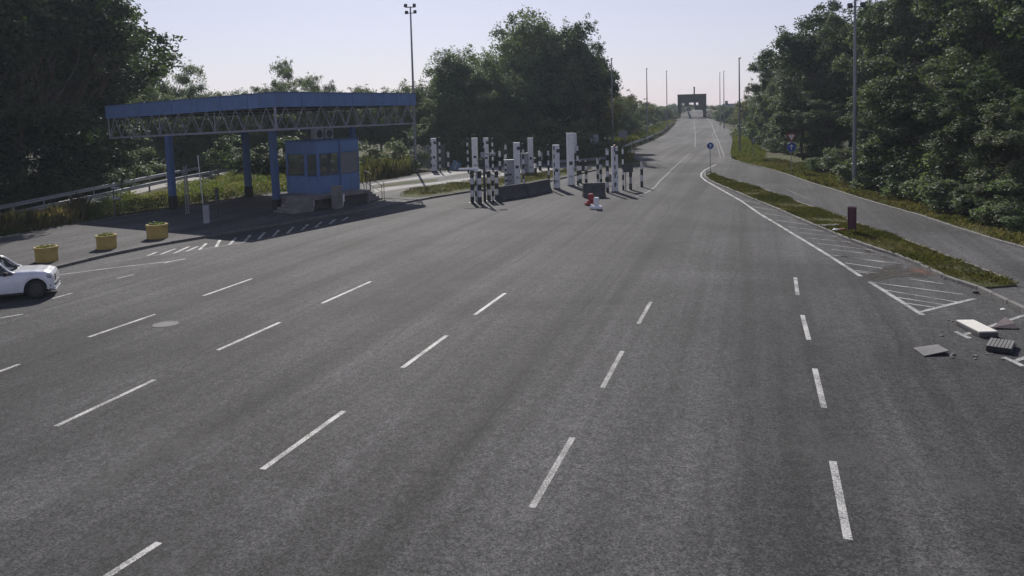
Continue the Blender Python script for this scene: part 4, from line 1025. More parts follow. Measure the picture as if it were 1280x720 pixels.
# nearest group of thick striped bollards with the white arm
front = [(590.6, 253.5, 'front left thick striped bollard at the end of the white arm'), (600, 254, 'second thick striped bollard from the left of the near group'), (611.3, 251, 'thick striped bollard right of the dark camera post'), (621, 250.5, 'rightmost thick striped bollard of the near group beside the concrete barrier'),
         (595.6, 252, 'white looking striped bollard squeezed between the two left near bollards'), (616.4, 251.5, 'striped bollard half hidden between the two right near bollards')]
for i, (px, py, lab) in enumerate(front): striped_post(px, py, 214.5 if i < 4 else 219, 4.9 if i < 4 else 3.6, lab, n=5, first=0 if i >= 4 else 1, group='thick striped bollards of the near group')
g = G(606.3, 252.5); h = top_z(606.3, 184, g.y); e = empty('camera_post', g, 0, 'dark camera post with small side arms rising from the near striped bollards', 'camera post')
mb = MB(); mb.tube([(0, 0, 0), (0, 0, h)], [.10, .07], 10); mb.build('pole', M['dark_steel'], e)
mb = MB(); mb.tube([(-.1, 0, h - .45), (.62, -.05, h - .55)], .03, 6); mb.build('arm', M['dark_steel'], e)
mb = MB(); mb.box(.35, .85, -.12, .08, h - .62, h - .42, bev=.03); mb.build('camera', M['grey_paint'], e)
mb = MB(); mb.box(-.22, .08, -.14, -.08, h - .75, h - .35, bev=.02); mb.build('control_box', M['sign_back'], e)
mb = MB(); mb.box(-.3, -.08, -.1, .05, h - 1.2, h - .85, bev=.03); mb.build('signal_head', M['dark_steel'], e)
g = G(602, 253.5); zA = top_z(588, 211.5, g.y); k = g.y / FPX
e = empty('barrier_arm', (g.x, g.y + .3, 0), 0, 'thick white barrier arm lying level above the near striped bollards', 'barrier')
mb = MB(); mb.box(-28 * k, -2 * k, -.06, .06, zA - .07, zA + .07, bev=.03); mb.build('boom', M['white_plastic'], e)
mb = MB(); mb.box(-8.5 * k, 0.5 * k, -.15, .16, zA - .24, zA - .075, bev=.03); mb.build('motor_box', M['white'], e)
mb = MB(); mb.box(-6 * k, -4 * k, -.1, .1, 0, zA - .245); mb.build('stand', M['grey_paint'], e)
# leaning blue board behind
g = G(567.5, 213, .12); mb = MB(); mb.box(-.5, .5, -.02, .02, 0, 1.05, bev=.01); mb.box(-.06, .06, -.028, -.0215, .15, .9, 1)
o = mb.build('leaning_board', [simple('dull_blue_board', (.06, .13, .2), .6, .2, 2), M['sign_back']], None, (g.x, g.y, .12), (-.25, .38, -.2)); tag(o, 'blue board with a pale stripe leaning beside a short striped post', 'board')
# concrete safety barriers (profiled)
def jersey(p0, p1, h, label, wb=.56, wt=.2, name='concrete_barrier'):
    d = p1 - p0; L = d.length; e = empty(name, (p0 + p1) / 2, math.atan2(d.y, d.x), label, 'concrete barrier', 'dark concrete barriers among the lanes')
    prof = [(-wb / 2, 0), (-wb / 2, .09), (-wb * .27, h * .38), (-wt / 2, h - .03), (-wt / 2 + .03, h), (wt / 2 - .03, h), (wt / 2, h - .03), (wb * .27, h * .38), (wb / 2, .09), (wb / 2, 0)]
    n = len(prof); mb = MB(); v = [(-L / 2, y, z) for y, z in prof] + [(L / 2, y, z) for y, z in prof]
    mb.add(v, [list(range(n)), list(range(2 * n - 1, n - 1, -1))] + [(k, (k + 1) % n, n + (k + 1) % n, n + k)[::-1] for k in range(n)])
    mb.build('body', M['concrete_dark'], e)
    mb = MB()
    for x in (-L * .28, L * .28): mb.box(x - .12, x + .12, -wb / 2 - .004, wb / 2 + .004, .004, .07)
    mb.build('lifting_slot', M['black'], e)
    mb = MB()
    for x in (-L / 2 + .02, L / 2 - .02): mb.box(x - .03, x + .03, -.05, .05, h * .55, h * .8)
    mb.build('coupling', M['dark_steel'], e)
a, b = G(624.5, 250.5), G(656, 245.6); jersey(a, b, (17.5) * a.y / FPX, 'long dark concrete barrier beside the near striped bollards')
a, b = G(658, 245.4), G(686.3, 239.2); jersey(a, b, (16.5) * a.y / FPX, 'long dark concrete barrier, farther one of the pair')
a, b = G(729.5, 247.5), G(757, 246.5); jersey(a + Vector((0, .35, 0)), b + Vector((0, .35, 0)), 1.05, 'single short dark concrete barrier behind the red and white bases', .75, .3)
# small red and white plastic barrier feet
def plastic_foot(px, py, hpx, mat, rz, label):
    g = G(px, py); k = g.y / FPX; h = hpx * k; e = empty('plastic_barrier_base', g, rz, label, 'barrier base', 'plastic barrier bases in front of the dark barrier')
    mb = MB(); mb.box(-.38, .38, -.24, .24, 0, h * .28, bev=.06); mb.build('foot', mat, e)
    mb = MB(); mb.box(-.13, .20, -.16, .16, h * .281, h, bev=.05); mb.build('upright', mat, e)
    mb = MB(); mb.tube([(-.26, -.05, h * .2), (-.26, -.05, h * .42)], .08, 10); mb.build('peg', mat, e)
plastic_foot(738.5, 256.5, 14.5, M['red'], .35, 'red plastic barrier base standing just behind the white one')
plastic_foot(745, 261.5, 15, M['white_plastic'], -.3, 'white plastic barrier base nearest the camera')

# ================================================================== GUARDRAILS
def guardrail(P, label, post_h=.75, step=4.0, zf=None, group='steel guardrails', double=False):
    e = empty('guardrail', (P[0].x, P[0].y, 0), 0, label, 'guardrail', group); o0 = Vector((P[0].x, P[0].y, 0))
    q = resample(P, step); zf = zf or (lambda x, y: 0.0)
    prof = [(0, .0), (.045, .03), (.045, .11), (0, .14), (0, .17), (.045, .20), (.045, .28), (0, .31)]
    pm = MB().box(-.05, .05, -.06, .06, -.2, post_h, bev=.0).mesh('guardrail_post', M['galv'])
    for a, b in zip(q, q[1:]):
        d = b - a; t = Vector((d.x, d.y, 0)).normalized(); n_ = Vector((t.y, -t.x, 0)); vs = []; fs = []
        for p in (a, b + t * .05):
            for off, z in prof: vs.append(p - o0 + n_ * (off + .07) + Vector((0, 0, zf(p.x, p.y) + post_h - .30 + z)))
        m_ = len(prof)
        for k in range(m_ - 1): fs.append((k, k + 1, m_ + k + 1, m_ + k))
        mb = MB(); mb.add(vs, fs, 0, True); mb.build('rail', M['galv'], e)
        link('guardrail_post', pm, e, a - o0 + Vector((0, 0, zf(a.x, a.y))), (0, 0, math.atan2(t.y, t.x)))
    return e
guardrail([G(*p) for p in [(-90, 304), (0, 284.5), (60, 269.5), (120, 256), (200, 236.8), (260, 224), (305, 215)]], 'near steel guardrail in front of the sunlit side lane at the left', .82)
guardrail([G(*p) for p in [(-90, 290), (0, 272.5), (60, 259), (120, 245.5), (200, 227.6), (260, 215.6), (305, 208.5)]], 'far steel guardrail along the foot of the dark wood at the left', .86)
Y0 = [96 + 4 * i for i in range(36)]
guardrail([Vector((road_l(y) - 0.9, y, 0)) for y in Y0], 'steel guardrail curving up the left edge of the bridge ramp', .8, 4.0, T)
guardrail([G(690, 209.5), G(715, 208), G(745, 206.5), G(772, 203)], 'dark short guardrail behind the tallest white cabinet', .8)
# wire fence behind the mast
g0, g1 = G(514, 214), G(556, 210); d = g1 - g0; L = d.length
e = empty('mesh_fence', g0, math.atan2(d.y, d.x), 'grey mesh fence panels behind the tall mast and the leftmost white cabinet', 'fence')
np_ = 4; fh = 2.7
for k in range(np_ + 1):
    mb = MB(); mb.box(L * k / np_ - .04, L * k / np_ + .04, -.04, .04, 0, fh + .05); mb.build('fence_post', M['pole'], e)
for k in range(np_):
    mb = MB(); x0, x1 = L * k / np_ + .06, L * (k + 1) / np_ - .06
    nb = 14
    for i in range(nb + 1): x = x0 + (x1 - x0) * i / nb; mb.box(x - .012, x + .012, -.012, .012, .1, fh)
    for i in range(8): z = .1 + (fh - .1) * i / 7; mb.box(x0, x1, .0125, .03, z - .012, z + .012)
    mb.build('mesh_panel', M['pole'], e)

# ================================================================== LITTER BIN, DEBRIS
g = G(1065, 291, .10); k = g.y / FPX; h = top_z(1065, 258.5, g.y) - .10; r_ = 5.0 * k
e = empty('litter_bin', g, .1, 'tall maroon cylindrical litter bin on the grass median', 'litter bin')
mb = MB(); mb.lathe([(0, h * .16), (r_ * .9, h * .16), (r_ * .92, h * .2), (r_ * .98, h * .88), (r_ * .8, h * .885), (r_ * .78, h * .3)], 22); mb.build('body', M['maroon'], e)
mb = MB(); mb.lathe([(r_ * 1.06, h * .90), (r_ * 1.10, h * .93), (r_ * 1.10, h), (r_ * .85, h), (r_ * .85, h * .90)], 22); mb.build('rim', M['maroon'], e)
mb = MB(); mb.lathe([(r_ * .2, h * .985), (r_ * .84, h * .98)], 22); mb.build('ash_tray', M['black'], e)
for s in (-1, 1):
    mb = MB(); mb.tube([(s * r_ * 1.02, .0, 0), (s * r_ * 1.02, 0, h * .95)], .03, 8); mb.build('stand_leg', M['maroon'], e)
mb = MB()
for i in range(16):
    w = 6.2832 * i / 16; rr = r_ * .965; mb.box(-.012, .012, -.012, .012, h * .2, h * .86, 0, Matrix.Translation((rr * math.cos(w), rr * math.sin(w), 0)) @ Matrix.Rotation(w, 4, 'Z'))
mb.build('body_ribs', M['maroon'], e)
# rubbish beside it
def crumple(n, s, seed, mat, name, g, label, cat='litter'):
    r_ = random.Random(seed); mb = MB(); bm = bmesh.new(); bmesh.ops.create_icosphere(bm, subdivisions=n, radius=s)
    for v in bm.verts: v.co *= r_.uniform(.65, 1.15); v.co.z *= .6; v.co.z += s * .45
    bm.verts.index_update(); mb.add([v.co.copy() for v in bm.verts], [[v.index for v in f.verts] for f in bm.faces]); bm.free()
    return tag(mb.build(name, mat, None, g), label, cat)
crumple(2, .17, 3, M['white_plastic'], 'litter', G(1044.5, 289.5, .06) + Vector((0, 0, .0)), 'crumpled white plastic bag on the kerb left of the maroon bin')
crumple(2, .16, 4, simple('brick_red', (0.22, 0.07, 0.05), .8, .3, 5), 'litter', G(1052.5, 289, .1), 'reddish brown crumpled wrapper right of the white bag')
g = G(1037, 281.5, .10); mb = MB(); mb.box(-.55, .55, -.25, .25, 0, .035, bev=.01); tag(mb.build('flat_slab', M['concrete'], None, g, (0, 0, .2)), 'flat pale slab lying in the median grass behind the litter', 'slab')
# block of pale foam, grated block, loose boards
def oriented(c, rz): return Matrix.Translation(c) @ Matrix.Rotation(rz, 4, 'Z')
e = empty('foam_block', (12.87, 21.98, .008), math.radians(88), 'long pale block with dark sides lying across the parking line', 'block')
L = 1.24; mb = MB(); mb.box(-L / 2, L / 2, -.26, .26, .0, .12, bev=.012); mb.build('base', M['board_dark'], e)
mb = MB(); mb.box(-L / 2 + .01, L / 2 - .01, -.25, .25, .1215, .16, bev=.012); mb.build('pale_top', M['foam'], e)
e = empty('slatted_crate', (12.55, 20.35, .008), math.radians(52), 'dark crate with pale slats on its top near the right edge', 'crate')
L, W = .88, .56
mb = MB(); mb.box(-L / 2, L / 2, -W / 2, W / 2, 0, .13, bev=.015); mb.build('body', M['trim'], e)
for i in range(7):
    y = -W / 2 + W * (i + .5) / 7; mb = MB(); mb.box(-L / 2 + .02, L / 2 - .02, y - .034, y + .034, .1315, .146, bev=.004); mb.build('slat', M['board'], e)
rr = random.Random(17)
for i in range(26):
    p = G(rr.uniform(1150, 1278), rr.uniform(400, 456)); s_ = rr.uniform(.02, .07); q = [(s_ * rr.uniform(.5, 1.2) * math.cos(6.28 * k / 5), s_ * rr.uniform(.5, 1.2) * math.sin(6.28 * k / 5)) for k in range(5)]
    mb = MB(); mb.add([(x, y, .009) for x, y in q] + [(x * .8, y * .8, .009 + s_ * .35) for x, y in q], [(0, 1, 6, 5), (1, 2, 7, 6), (2, 3, 8, 7), (3, 4, 9, 8), (4, 0, 5, 9), (5, 6, 7, 8, 9)])
    tag(mb.build('broken_fragment', M['board' if i % 3 else 'board_dark'], None, p), 'small broken fragment scattered around the debris at the right edge', 'debris', 'fragments around the debris')
def bent_board(pix, lift, mat, name, label):
    P = [G(*p) for p in pix]; c = sum(P, Vector()) / len(P); mb = MB(); v = []
    for p, l in zip(P, lift): v.append((p.x - c.x, p.y - c.y, .012 + l))
    w = [(x, y, z + .02) for x, y, z in v]; n = len(v)
    mb.add(v + w, [list(range(n))[::-1], list(range(n, 2 * n))] + [(k, (k + 1) % n, n + (k + 1) % n, n + k) for k in range(n)])
    return tag(mb.build(name, mat, None, c), label, 'board')
bent_board([(1141.5, 437), (1155, 446.2), (1186, 443.5), (1172, 434)], [.02, .0, .08, .05], M['board'], 'loose_board', 'flat grey board lying on the asphalt, nearest the lanes')
bent_board([(1184, 444), (1189, 447.2), (1193, 443)], [.0, .01, .03], M['board_dark'], 'board_chip', 'small dark broken chip at the corner of the grey board')
bent_board([(1240, 411.5), (1271.5, 412.2), (1269, 409.5), (1256, 402.5)], [.02, .0, .10, .12], simple('brown_board', (.11, .085, .085), .8, .2, 2), 'loose_board', 'dark brown bent board lying right of the pale block')
g = G(1253.5, 387); mb = MB(); rr = random.Random(5)
mb.add([(-.12, -.06, .01), (.02, -.10, .06), (.13, -.03, .012), (.06, .09, .08), (-.06, .08, .02)], [(0, 1, 3, 4), (1, 2, 3)])
mb.add([(-.12, -.06, .03), (.02, -.10, .08), (.13, -.03, .032), (.06, .09, .10), (-.06, .08, .04)], [(0, 1, 3, 4), (1, 2, 3)])
mb.v = [(x * .8, y * .8, z * .35) for x, y, z in mb.v]
tag(mb.build('paper_scrap', M['stripe_white'], None, g), 'small white paper scrap lying above the pale block', 'litter')
g = G(1219, 366.5); crumple(1, .12, 8, M['board_dark'], 'stone', g, 'dark stone lying at the end of the hatched corner by the kerb', 'stone')
g = G(1180.5, 348.8); crumple(1, .07, 9, M['concrete'], 'stone', g, 'small pale stone against the median kerb', 'stone')

# ================================================================== BRIDGE PORTAL AND TRUSS BRIDGE
YB = 262.0
bl, br = AT(847.5, 140, YB), AT(882.5, 140, YB); zB = zr(YB)
WB = br.x - bl.x; ztop = top_z(865, 118.5, YB)
bridge = empty('truss_bridge', ((bl.x + br.x) / 2, YB, zB), -math.atan2((bl.x + br.x) / 2, YB) , 'dark green steel truss bridge with a deep portal frame at the top of the ramp', 'bridge')
H = ztop - zB; w = WB / 2
for s, lw in ((-1, .9), (1, 1.1)):
    mb = MB(); x = s * (w - lw / 2); mb.box(x - lw / 2, x + lw / 2, -.6, .6, -1.5, H - .002); mb.build('portal_leg', M['green_steel'], bridge)
mb = MB(); mb.box(-w - .1, w + .1, -.7, .7, H, H + .22); mb.build('portal_cap', M['green_steel'], bridge)
# upper portal plate with openings
xi = w - 1.15
zo0, zo1 = top_z(865, 131.8, YB) - zB, top_z(865, 128.4, YB) - zB
mb = MB(); mb.box(-w + .902, w - 1.102, -.45, .45, zo1, H - .003); 
for x0, x1 in ((-xi, -xi + .3), (-w + .905 + 1.35, -.9), (.55, 1.3), (2.0, w - 1.103)): mb.box(x0, x1, -.44, .44, zo0, zo1 - .001)
mb.box(-w + .902, w - 1.102, -.45, .45, zo0 - .35, zo0 - .001); mb.build('portal_beam', M['green_steel'], bridge)
mb = MB(); mb.box(.9, w - 1.104, -.4, .4, top_z(865, 137.6, YB) - zB, zo0 - .352); mb.build('portal_bracing', M['green_steel'], bridge)
mb = MB(); mb.box(.55, 1.0, -.3, .3, H + .222, H + 2.3); mb.box(.45, 1.1, -.35, .35, H + 2.301, H + 2.5); mb.build('signal_housing', M['green_steel'], bridge)
for s in (-1, 1):
    for k in range(9):
        y0 = .7 + 8 * k; mb = MB(); x = s * (w - .35)
        mb.tube([(x, y0, .8 + k * .02), (x, y0 + 4, H - .4)], .18, 6); mb.tube([(x, y0 + 4, H - .4), (x, y0 + 8, .8)], .18, 6); mb.build('truss_diagonal', M['green_steel'], bridge)
    mb = MB(); x = s * (w - .35); mb.box(x - .25, x + .25, .72, 74, H - .6, H - .2); mb.box(x - .25, x + .25, .72, 74, .2, .75); mb.build('truss_chord', M['green_steel'], bridge)
for k in range(5):
    mb = MB(); y0 = 12 + 14 * k; mb.box(-w + .7, w - .7, y0, y0 + .3, H - 1.6, H - .62); mb.build('cross_frame', M['green_steel'], bridge)
# parapets and dark bushes hiding the bridge foot
for s, x in ((-1, -w - 1.6), (1, w + .6)):
    mb = MB(); mb.box(x, x + .3, -14, 0, -1.2, .9); mb.build('parapet', M['concrete'], bridge)
# a car far away on the bridge
def far_car():
    x, Y = AT(860.2, 142, 320).x, 320.0; e = empty('car', (x, Y, zr(Y) + .01), 0, 'tiny dark car far away on the bridge deck', 'car')
    mb = MB(); mb.box(-.88, .88, -2.1, 2.1, .35, .95, bev=.1); mb.build('body', M['trim'], e)
    mb = MB(); mb.add([(-.8, -1.7, .951), (.8, -1.7, .951), (.8, 1.2, .951), (-.8, 1.2, .951), (-.65, -1.2, 1.5), (.65, -1.2, 1.5), (.65, .5, 1.5), (-.65, .5, 1.5)], [(4, 5, 6, 7), (0, 1, 5, 4), (1, 2, 6, 5), (2, 3, 7, 6), (3, 0, 4, 7)]); mb.build('cabin', M['car_glass'], e)
    for sx in (-1, 1):
        for y in (-1.3, 1.35):
            mb = MB(); mb.tube([(sx * .70, y, .33), (sx * .9, y, .33)], .33, 14); mb.build('wheel', M['rubber'], e)
far_car()
# house roof half hidden by trees right of the bridge
p = AT(912, 140, 260); e = empty('house', (p.x, 260, 0), .2, 'dark blue grey house roof between trees right of the bridge', 'house')
zt_ = top_z(912, 129.5, 260); w = 15 * .26 / 2
mb = MB(); mb.box(-w, w, -3, 3, 0, zt_ - 1.8); mb.build('wall', M['concrete_dark'], e)
mb = MB(); mb.add([(-w - .3, -3.3, zt_ - 1.8), (w + .3, -3.3, zt_ - 1.8), (w + .3, 3.3, zt_ - 1.8), (-w - .3, 3.3, zt_ - 1.8), (-w - .3, 0, zt_), (w + .3, 0, zt_)], [(0, 1, 5, 4), (2, 3, 4, 5), (0, 4, 3), (1, 2, 5), (0, 3, 2, 1)]); rf = mb.build('roof', simple('slate_roof', (.06, .07, .11), .6, .2, 2), e)
mb = MB(); mb.box(-w * .7, -w * .4, -.4, .4, zt_ - .8, zt_ + .9); mb.build('chimney', M['concrete_dark'], rf)
for x in (-w * .5, w * .4):
    mb = MB(); mb.box(x - .6, x + .6, -3.05, -3.003, zt_ - 4, zt_ - 2.6); f = mb.build('window', M['white'], e); mb = MB(); mb.box(x - .5, x + .5, -3.07, -3.052, zt_ - 3.9, zt_ - 2.7); mb.build('pane', M['car_glass'], f)
# ================================================================== WHITE CAR (right side seen, nose to the right)
gw = G(46, 373.2)                                   # ground under the front wheel
fwd = Vector((.925, .38, 0)).normalized()
CAR_L, AXF, AXR, CW, WR = 4.9, 4.2, .95, .98, .385   # origin at the rear, x forward, y left
rzc = math.atan2(fwd.y, fwd.x)
left = Vector((-fwd.y, fwd.x, 0))
org = gw - fwd * AXF + left * (CW - .12)            # the near (right) side is at local y = -CW
CS = (.84, .88, .92)
org = gw - fwd * AXF * CS[0] + left * (CW - .12) * CS[1]
car = empty('car', (org.x, org.y, .006), rzc, 'white car with dark windows, its front half entering at the left edge', 'car')
ARCH = WR + .075
car.scale = CS
def sill(x):
    z = .30 + (.06 if x > 4.72 or x < .15 else 0)
    for ax in (AXF, AXR):
        d = abs(x - ax)
        if d < ARCH: z = max(z, WR + math.sqrt(ARCH * ARCH - d * d) - .0)
    return z
def interp(x, tab):
    for (a, va), (b, vb) in zip(tab, tab[1:]):
        if x <= b:
            u = (x - a) / (b - a); u = u * u * (3 - 2 * u); return va + (vb - va) * u
    return tab[-1][1]
TOPT = [(0, .95), (.06, 1.05), (.2, 1.1), (1, 1.13), (3.25, 1.12), (3.5, 1.15), (4.1, 1.13), (4.5, 1.09), (4.74, 1.03), (4.86, .95), (4.9, .80)]
BELT = [(0, .92), (.1, 1.02), (1, 1.06), (3.4, 1.04), (4.2, 1.02), (4.6, .98), (4.8, .92), (4.9, .78)]
WID = [(0, .80), (.12, .90), (.5, .965), (1.2, .98), (3.8, .98), (4.4, .97), (4.68, .93), (4.84, .84), (4.9, .70)]
def section(x, out=0.0):
    w = interp(x, WID) + out; zb = sill(x); bl = interp(x, BELT); tp = interp(x, TOPT) + out
    fl = 0.0
    for ax in (AXF, AXR):
        d = abs(x - ax)
        if d < ARCH + .12: fl = max(fl, .022 * min(1, (ARCH + .12 - d) / .12))
    zs = [zb, zb + (bl - zb) * .18, zb + (bl - zb) * .45, zb + (bl - zb) * .68, zb + (bl - zb) * .9, bl]
    of = [-.045 + fl * 1.6, -.008 + fl, .012 + fl * .5, .0, -.022, -.05]
    half = [(w + o, z) for o, z in zip(of, zs)]
    half += [(w - .10, bl + (tp - bl) * .55), (w - .22, tp - .012), (w * .55, tp + .012), (w * .28, tp + .004), (0, tp)]
    return half
def loft(x0, x1, step, out=0.0, only=None, mat=None, name='body', parent=None):
    xs_ = [x0]; 
    while xs_[-1] < x1 - 1e-6: xs_.append(min(x1, xs_[-1] + step))
    vs = []; fs = []; m_ = None
    for x in xs_:
        h = section(x, out)
        if only is not None: ring = [(x, -y, z) for y, z in h[only[0]:only[1]]]
        else: ring = [(x, -y, z) for y, z in h] + [(x, y, z) for y, z in h[-2::-1]]
        m_ = len(ring); vs += ring
    for i in range(len(xs_) - 1):
        for k in range(m_ - 1): fs.append((i * m_ + k, (i + 1) * m_ + k, (i + 1) * m_ + k + 1, i * m_ + k + 1))
    mb = MB(); mb.add(vs, fs, 0, True)
    if only is None:
        for i in (0, len(xs_) - 1):
            mb.add(vs[i * m_:(i + 1) * m_], [list(range(m_)) if i else list(range(m_))[::-1]], 0)
    return mb.build(name, mat or M['carpaint'], parent or car)
loft(0, CAR_L, .04)
mb = MB(); mb.box(.1, 4.75, -.76, .76, .22, .86); mb.build('underbody', M['trim'], car)
# wheel arch trims and sill trims
for ax in (AXF, AXR):
    for s in (-1, 1):
        mb = MB(); pts = [(ax + (ARCH + .012) * math.cos(a), s * (interp(ax, WID) + .012), WR + (ARCH + .012) * math.sin(a)) for a in [math.pi * k / 18 for k in range(19)]]
        mb.tube(pts, .022, 6); mb.build('wheel_arch_trim', M['carpaint'], car)
for s in (-1, 1):
    mb = MB(); mb.box(AXR + ARCH + .02, AXF - ARCH - .02, s * .93 - .03, s * .93 + .03, .235, .31, bev=.01); mb.build('sill_trim', M['trim'], car)
# greenhouse
GH = [(.25, .02), (.5, .34), (.9, .60), (1.5, .655), (2.3, .64), (2.7, .56), (3.42, .02)]
def gh_half(x): 
    return interp(x, WID) - .06
def gh_pt(x, f, s):
    base = interp(x, BELT) if False else 1.035 + .0 * x
    h = interp(x, [(.25, .06), (.85, .60), (1.6, .67), (2.35, .65), (2.62, .58), (3.42, .06)])
    w = gh_half(x); return (x, s * (w - .27 * f ** 1.1 * (h / .67)), base + h * f)
def panel(xs_, f0, f1, s, mat, name, off=.0):
    vs = []; fs = []
    for x in xs_:
        for f in (f0, (f0 + f1) / 2, f1):
            p = gh_pt(x, f, s); vs.append((p[0], p[1] + s * off, p[2]))
    for i in range(len(xs_) - 1):
        for k in range(2): fs.append((i * 3 + k, (i + 1) * 3 + k, (i + 1) * 3 + k + 1, i * 3 + k + 1))
    mb = MB(); mb.add(vs, fs, 0, True); return mb.build(name, mat, car)
fine = [.25 + .0634 * k for k in range(51)]
for s in (-1, 1): panel(fine, 0, 1, s, M['car_glass'], 'side_window')
# pillars, roof rail and roof
def roofrow(x): 
    return [gh_pt(x, 1, -1)] + [(x, y, gh_pt(x, 1, 1)[2] + .035 * (1 - (y / .7) ** 2)) for y in (-.5, 0, .5)] + [gh_pt(x, 1, 1)]
vs = []; fs = []; rx = [.8 + .09 * k for k in range(19)]
for x in rx: vs += roofrow(x)
for i in range(len(rx) - 1):
    for k in range(4): fs.append((i * 5 + k, (i + 1) * 5 + k, (i + 1) * 5 + k + 1, i * 5 + k + 1))
mb = MB(); mb.add(vs, fs, 0, True); mb.build('roof', M['carpaint'], car)
for (x0, x1, nm) in ((2.40, 3.44, 'windscreen'), (.22, .82, 'rear_window')):
    vs = []; fs = []; wx = [x0 + (x1 - x0) * k / 8 for k in range(9)]
    for x in wx: vs += roofrow(min(max(x, .25), 3.42))
    for i in range(8):
        for k in range(4): fs.append((i * 5 + k, (i + 1) * 5 + k, (i + 1) * 5 + k + 1, i * 5 + k + 1))
    mb = MB(); mb.add(vs, fs, 0, True); mb.build(nm, M['car_glass'], car)
for s in (-1, 1):
    mb = MB(); mb.tube([gh_pt(x, 1.0, s) for x in [.8, 1.2, 1.6, 2.0, 2.4, 2.62, 2.8, 3.0, 3.2, 3.4]], .038, 8); mb.build('roof_pillar', M['carpaint'], car)
    for x in (1.25, 2.15):
        mb = MB(); mb.tube([gh_pt(x, f, s) for f in (0, .5, 1)], .04, 6); mb.build('door_pillar', M['trim'], car)
    mb = MB(); mb.tube([(x, s * (gh_half(x) + .012), 1.045) for x in [.4, 1, 2, 3, 3.35]], .018, 6); mb.build('belt_trim', M['trim'], car)
    # doors: a slightly proud skin each
    for x0, x1 in ((1.32, 2.20), (2.24, 3.30)):
        vs = []; fs = []; xs_ = [x0 + (x1 - x0) * k / 8 for k in range(9)]
        for x in xs_:
            for y, z in section(x, .006)[1:6]: vs.append((x, s * y, max(z, .36)))
        for i in range(8):
            for k in range(4): fs.append((i * 5 + k, (i + 1) * 5 + k, (i + 1) * 5 + k + 1, i * 5 + k + 1))
        mb = MB(); mb.add(vs, fs, 0, True); dr = mb.build('door', M['carpaint'], car)
        mb = MB(); mb.box(x0 + .08, x0 + .30, s * .985 - .018, s * .985 + .018, .89, .915, bev=.006); mb.build('handle', M['carpaint'], dr)
    mb = MB(); mb.box(3.02, 3.20, s * 1.09 - .10, s * 1.09 + .10, 1.04, 1.19, bev=.04); mb.box(3.06, 3.14, s * .96 - .05, s * .96 + .05, 1.045, 1.075); mr_ = mb.build('wing_mirror', M['trim'], car)
    # headlight wraps round the corner
    vs = []; fs = []; xs_ = [4.42 + .04 * k for k in range(11)]
    for i, x in enumerate(xs_):
        h = section(x, .008); lo = .78 + .02 * (1 - i / 10); hi = min(h[5][1] - .012, .95)
        w_ = interp(x, WID) - .004
        vs += [(x, s * (w_ + .0), lo), (x, s * (w_ - .0), (lo + hi) / 2), (x, s * (w_ - .03), hi)]
    for i in range(10):
        for k in range(2): fs.append((i * 3 + k, (i + 1) * 3 + k, (i + 1) * 3 + k + 1, i * 3 + k + 1))
    mb = MB(); mb.add(vs, fs, 0, True); mb.build('headlight', M['lamp_glass'], car)
# front end: grille, bumper intake and splitter
mb = MB(); mb.box(4.84, 4.925, -.5, .5, .62, .88, bev=.02); gr = mb.build('grille', M['trim'], car)
for k in range(4): 
    mb = MB(); mb.box(4.926, 4.94, -.47, .47, .65 + .055 * k, .672 + .055 * k); mb.build('grille_bar', M['galv'], gr)
mb = MB(); mb.box(4.55, 4.93, -.78, .78, .30, .44, bev=.05); bp = mb.build('front_bumper', M['carpaint'], car)
mb = MB(); mb.box(4.90, 4.945, -.6, .6, .44, .53, bev=.012); mb.build('air_intake', M['trim'], bp)
mb = MB(); mb.box(4.6, 4.95, -.74, .74, .235, .298, bev=.02); mb.build('splitter', M['galv'], bp)
for s in (-1, 1):
    mb = MB(); mb.box(4.62, 4.78, s * .84 - .05, s * .84 + .05, .42, .56, bev=.02); mb.build('corner_intake', M['trim'], bp)
# wheels
for ax in (AXF, AXR):
    for s in (-1, 1):
        w_ = empty('wheel', (ax, s * (CW - .13), WR), 0); w_.parent = car
        n = 28; mb = MB()
        prof = [(.255, -.11), (.33, -.125), (.372, -.115), (WR, -.085), (WR, .085), (.372, .115), (.33, .125), (.255, .11)]
        vs = []; fs = []
        for r_, y in prof:
            for k in range(n): a = 6.28318 * k / n; vs.append((r_ * math.cos(a), y, r_ * math.sin(a)))
        for i in range(len(prof) - 1):
            for k in range(n): fs.append((i * n + k, i * n + (k + 1) % n, (i + 1) * n + (k + 1) % n, (i + 1) * n + k))
        mb.add(vs, fs, 0, True); mb.build('tyre', M['rubber'], w_)
        mb = MB()
        for k in range(5):
            a = 6.28318 * k / 5; Mx = Matrix.Rotation(a, 4, 'Y')
            for da in (-.045, .045): mb.box(.05, .262, s * .07 - .012, s * .07 + .012, da - .018, da + .018, 0, Mx)
        for r0, r1, y0 in ((.0, .065, .085), (.24, .265, .09)):
            vs = []; 
            for r_ in (r0, r1):
                for k in range(24): a = 6.28318 * k / 24; vs.append((r_ * math.cos(a), s * y0, r_ * math.sin(a)))
            mb.add(vs, [(k, (k + 1) % 24, 24 + (k + 1) % 24, 24 + k) for k in range(24)])
        vs = [(.25 * math.cos(6.28318 * k / 24), s * .03, .25 * math.sin(6.28318 * k / 24)) for k in range(24)]; mb.add(vs, [list(range(24))])
        mb.build('rim', M['alloy'], w_)

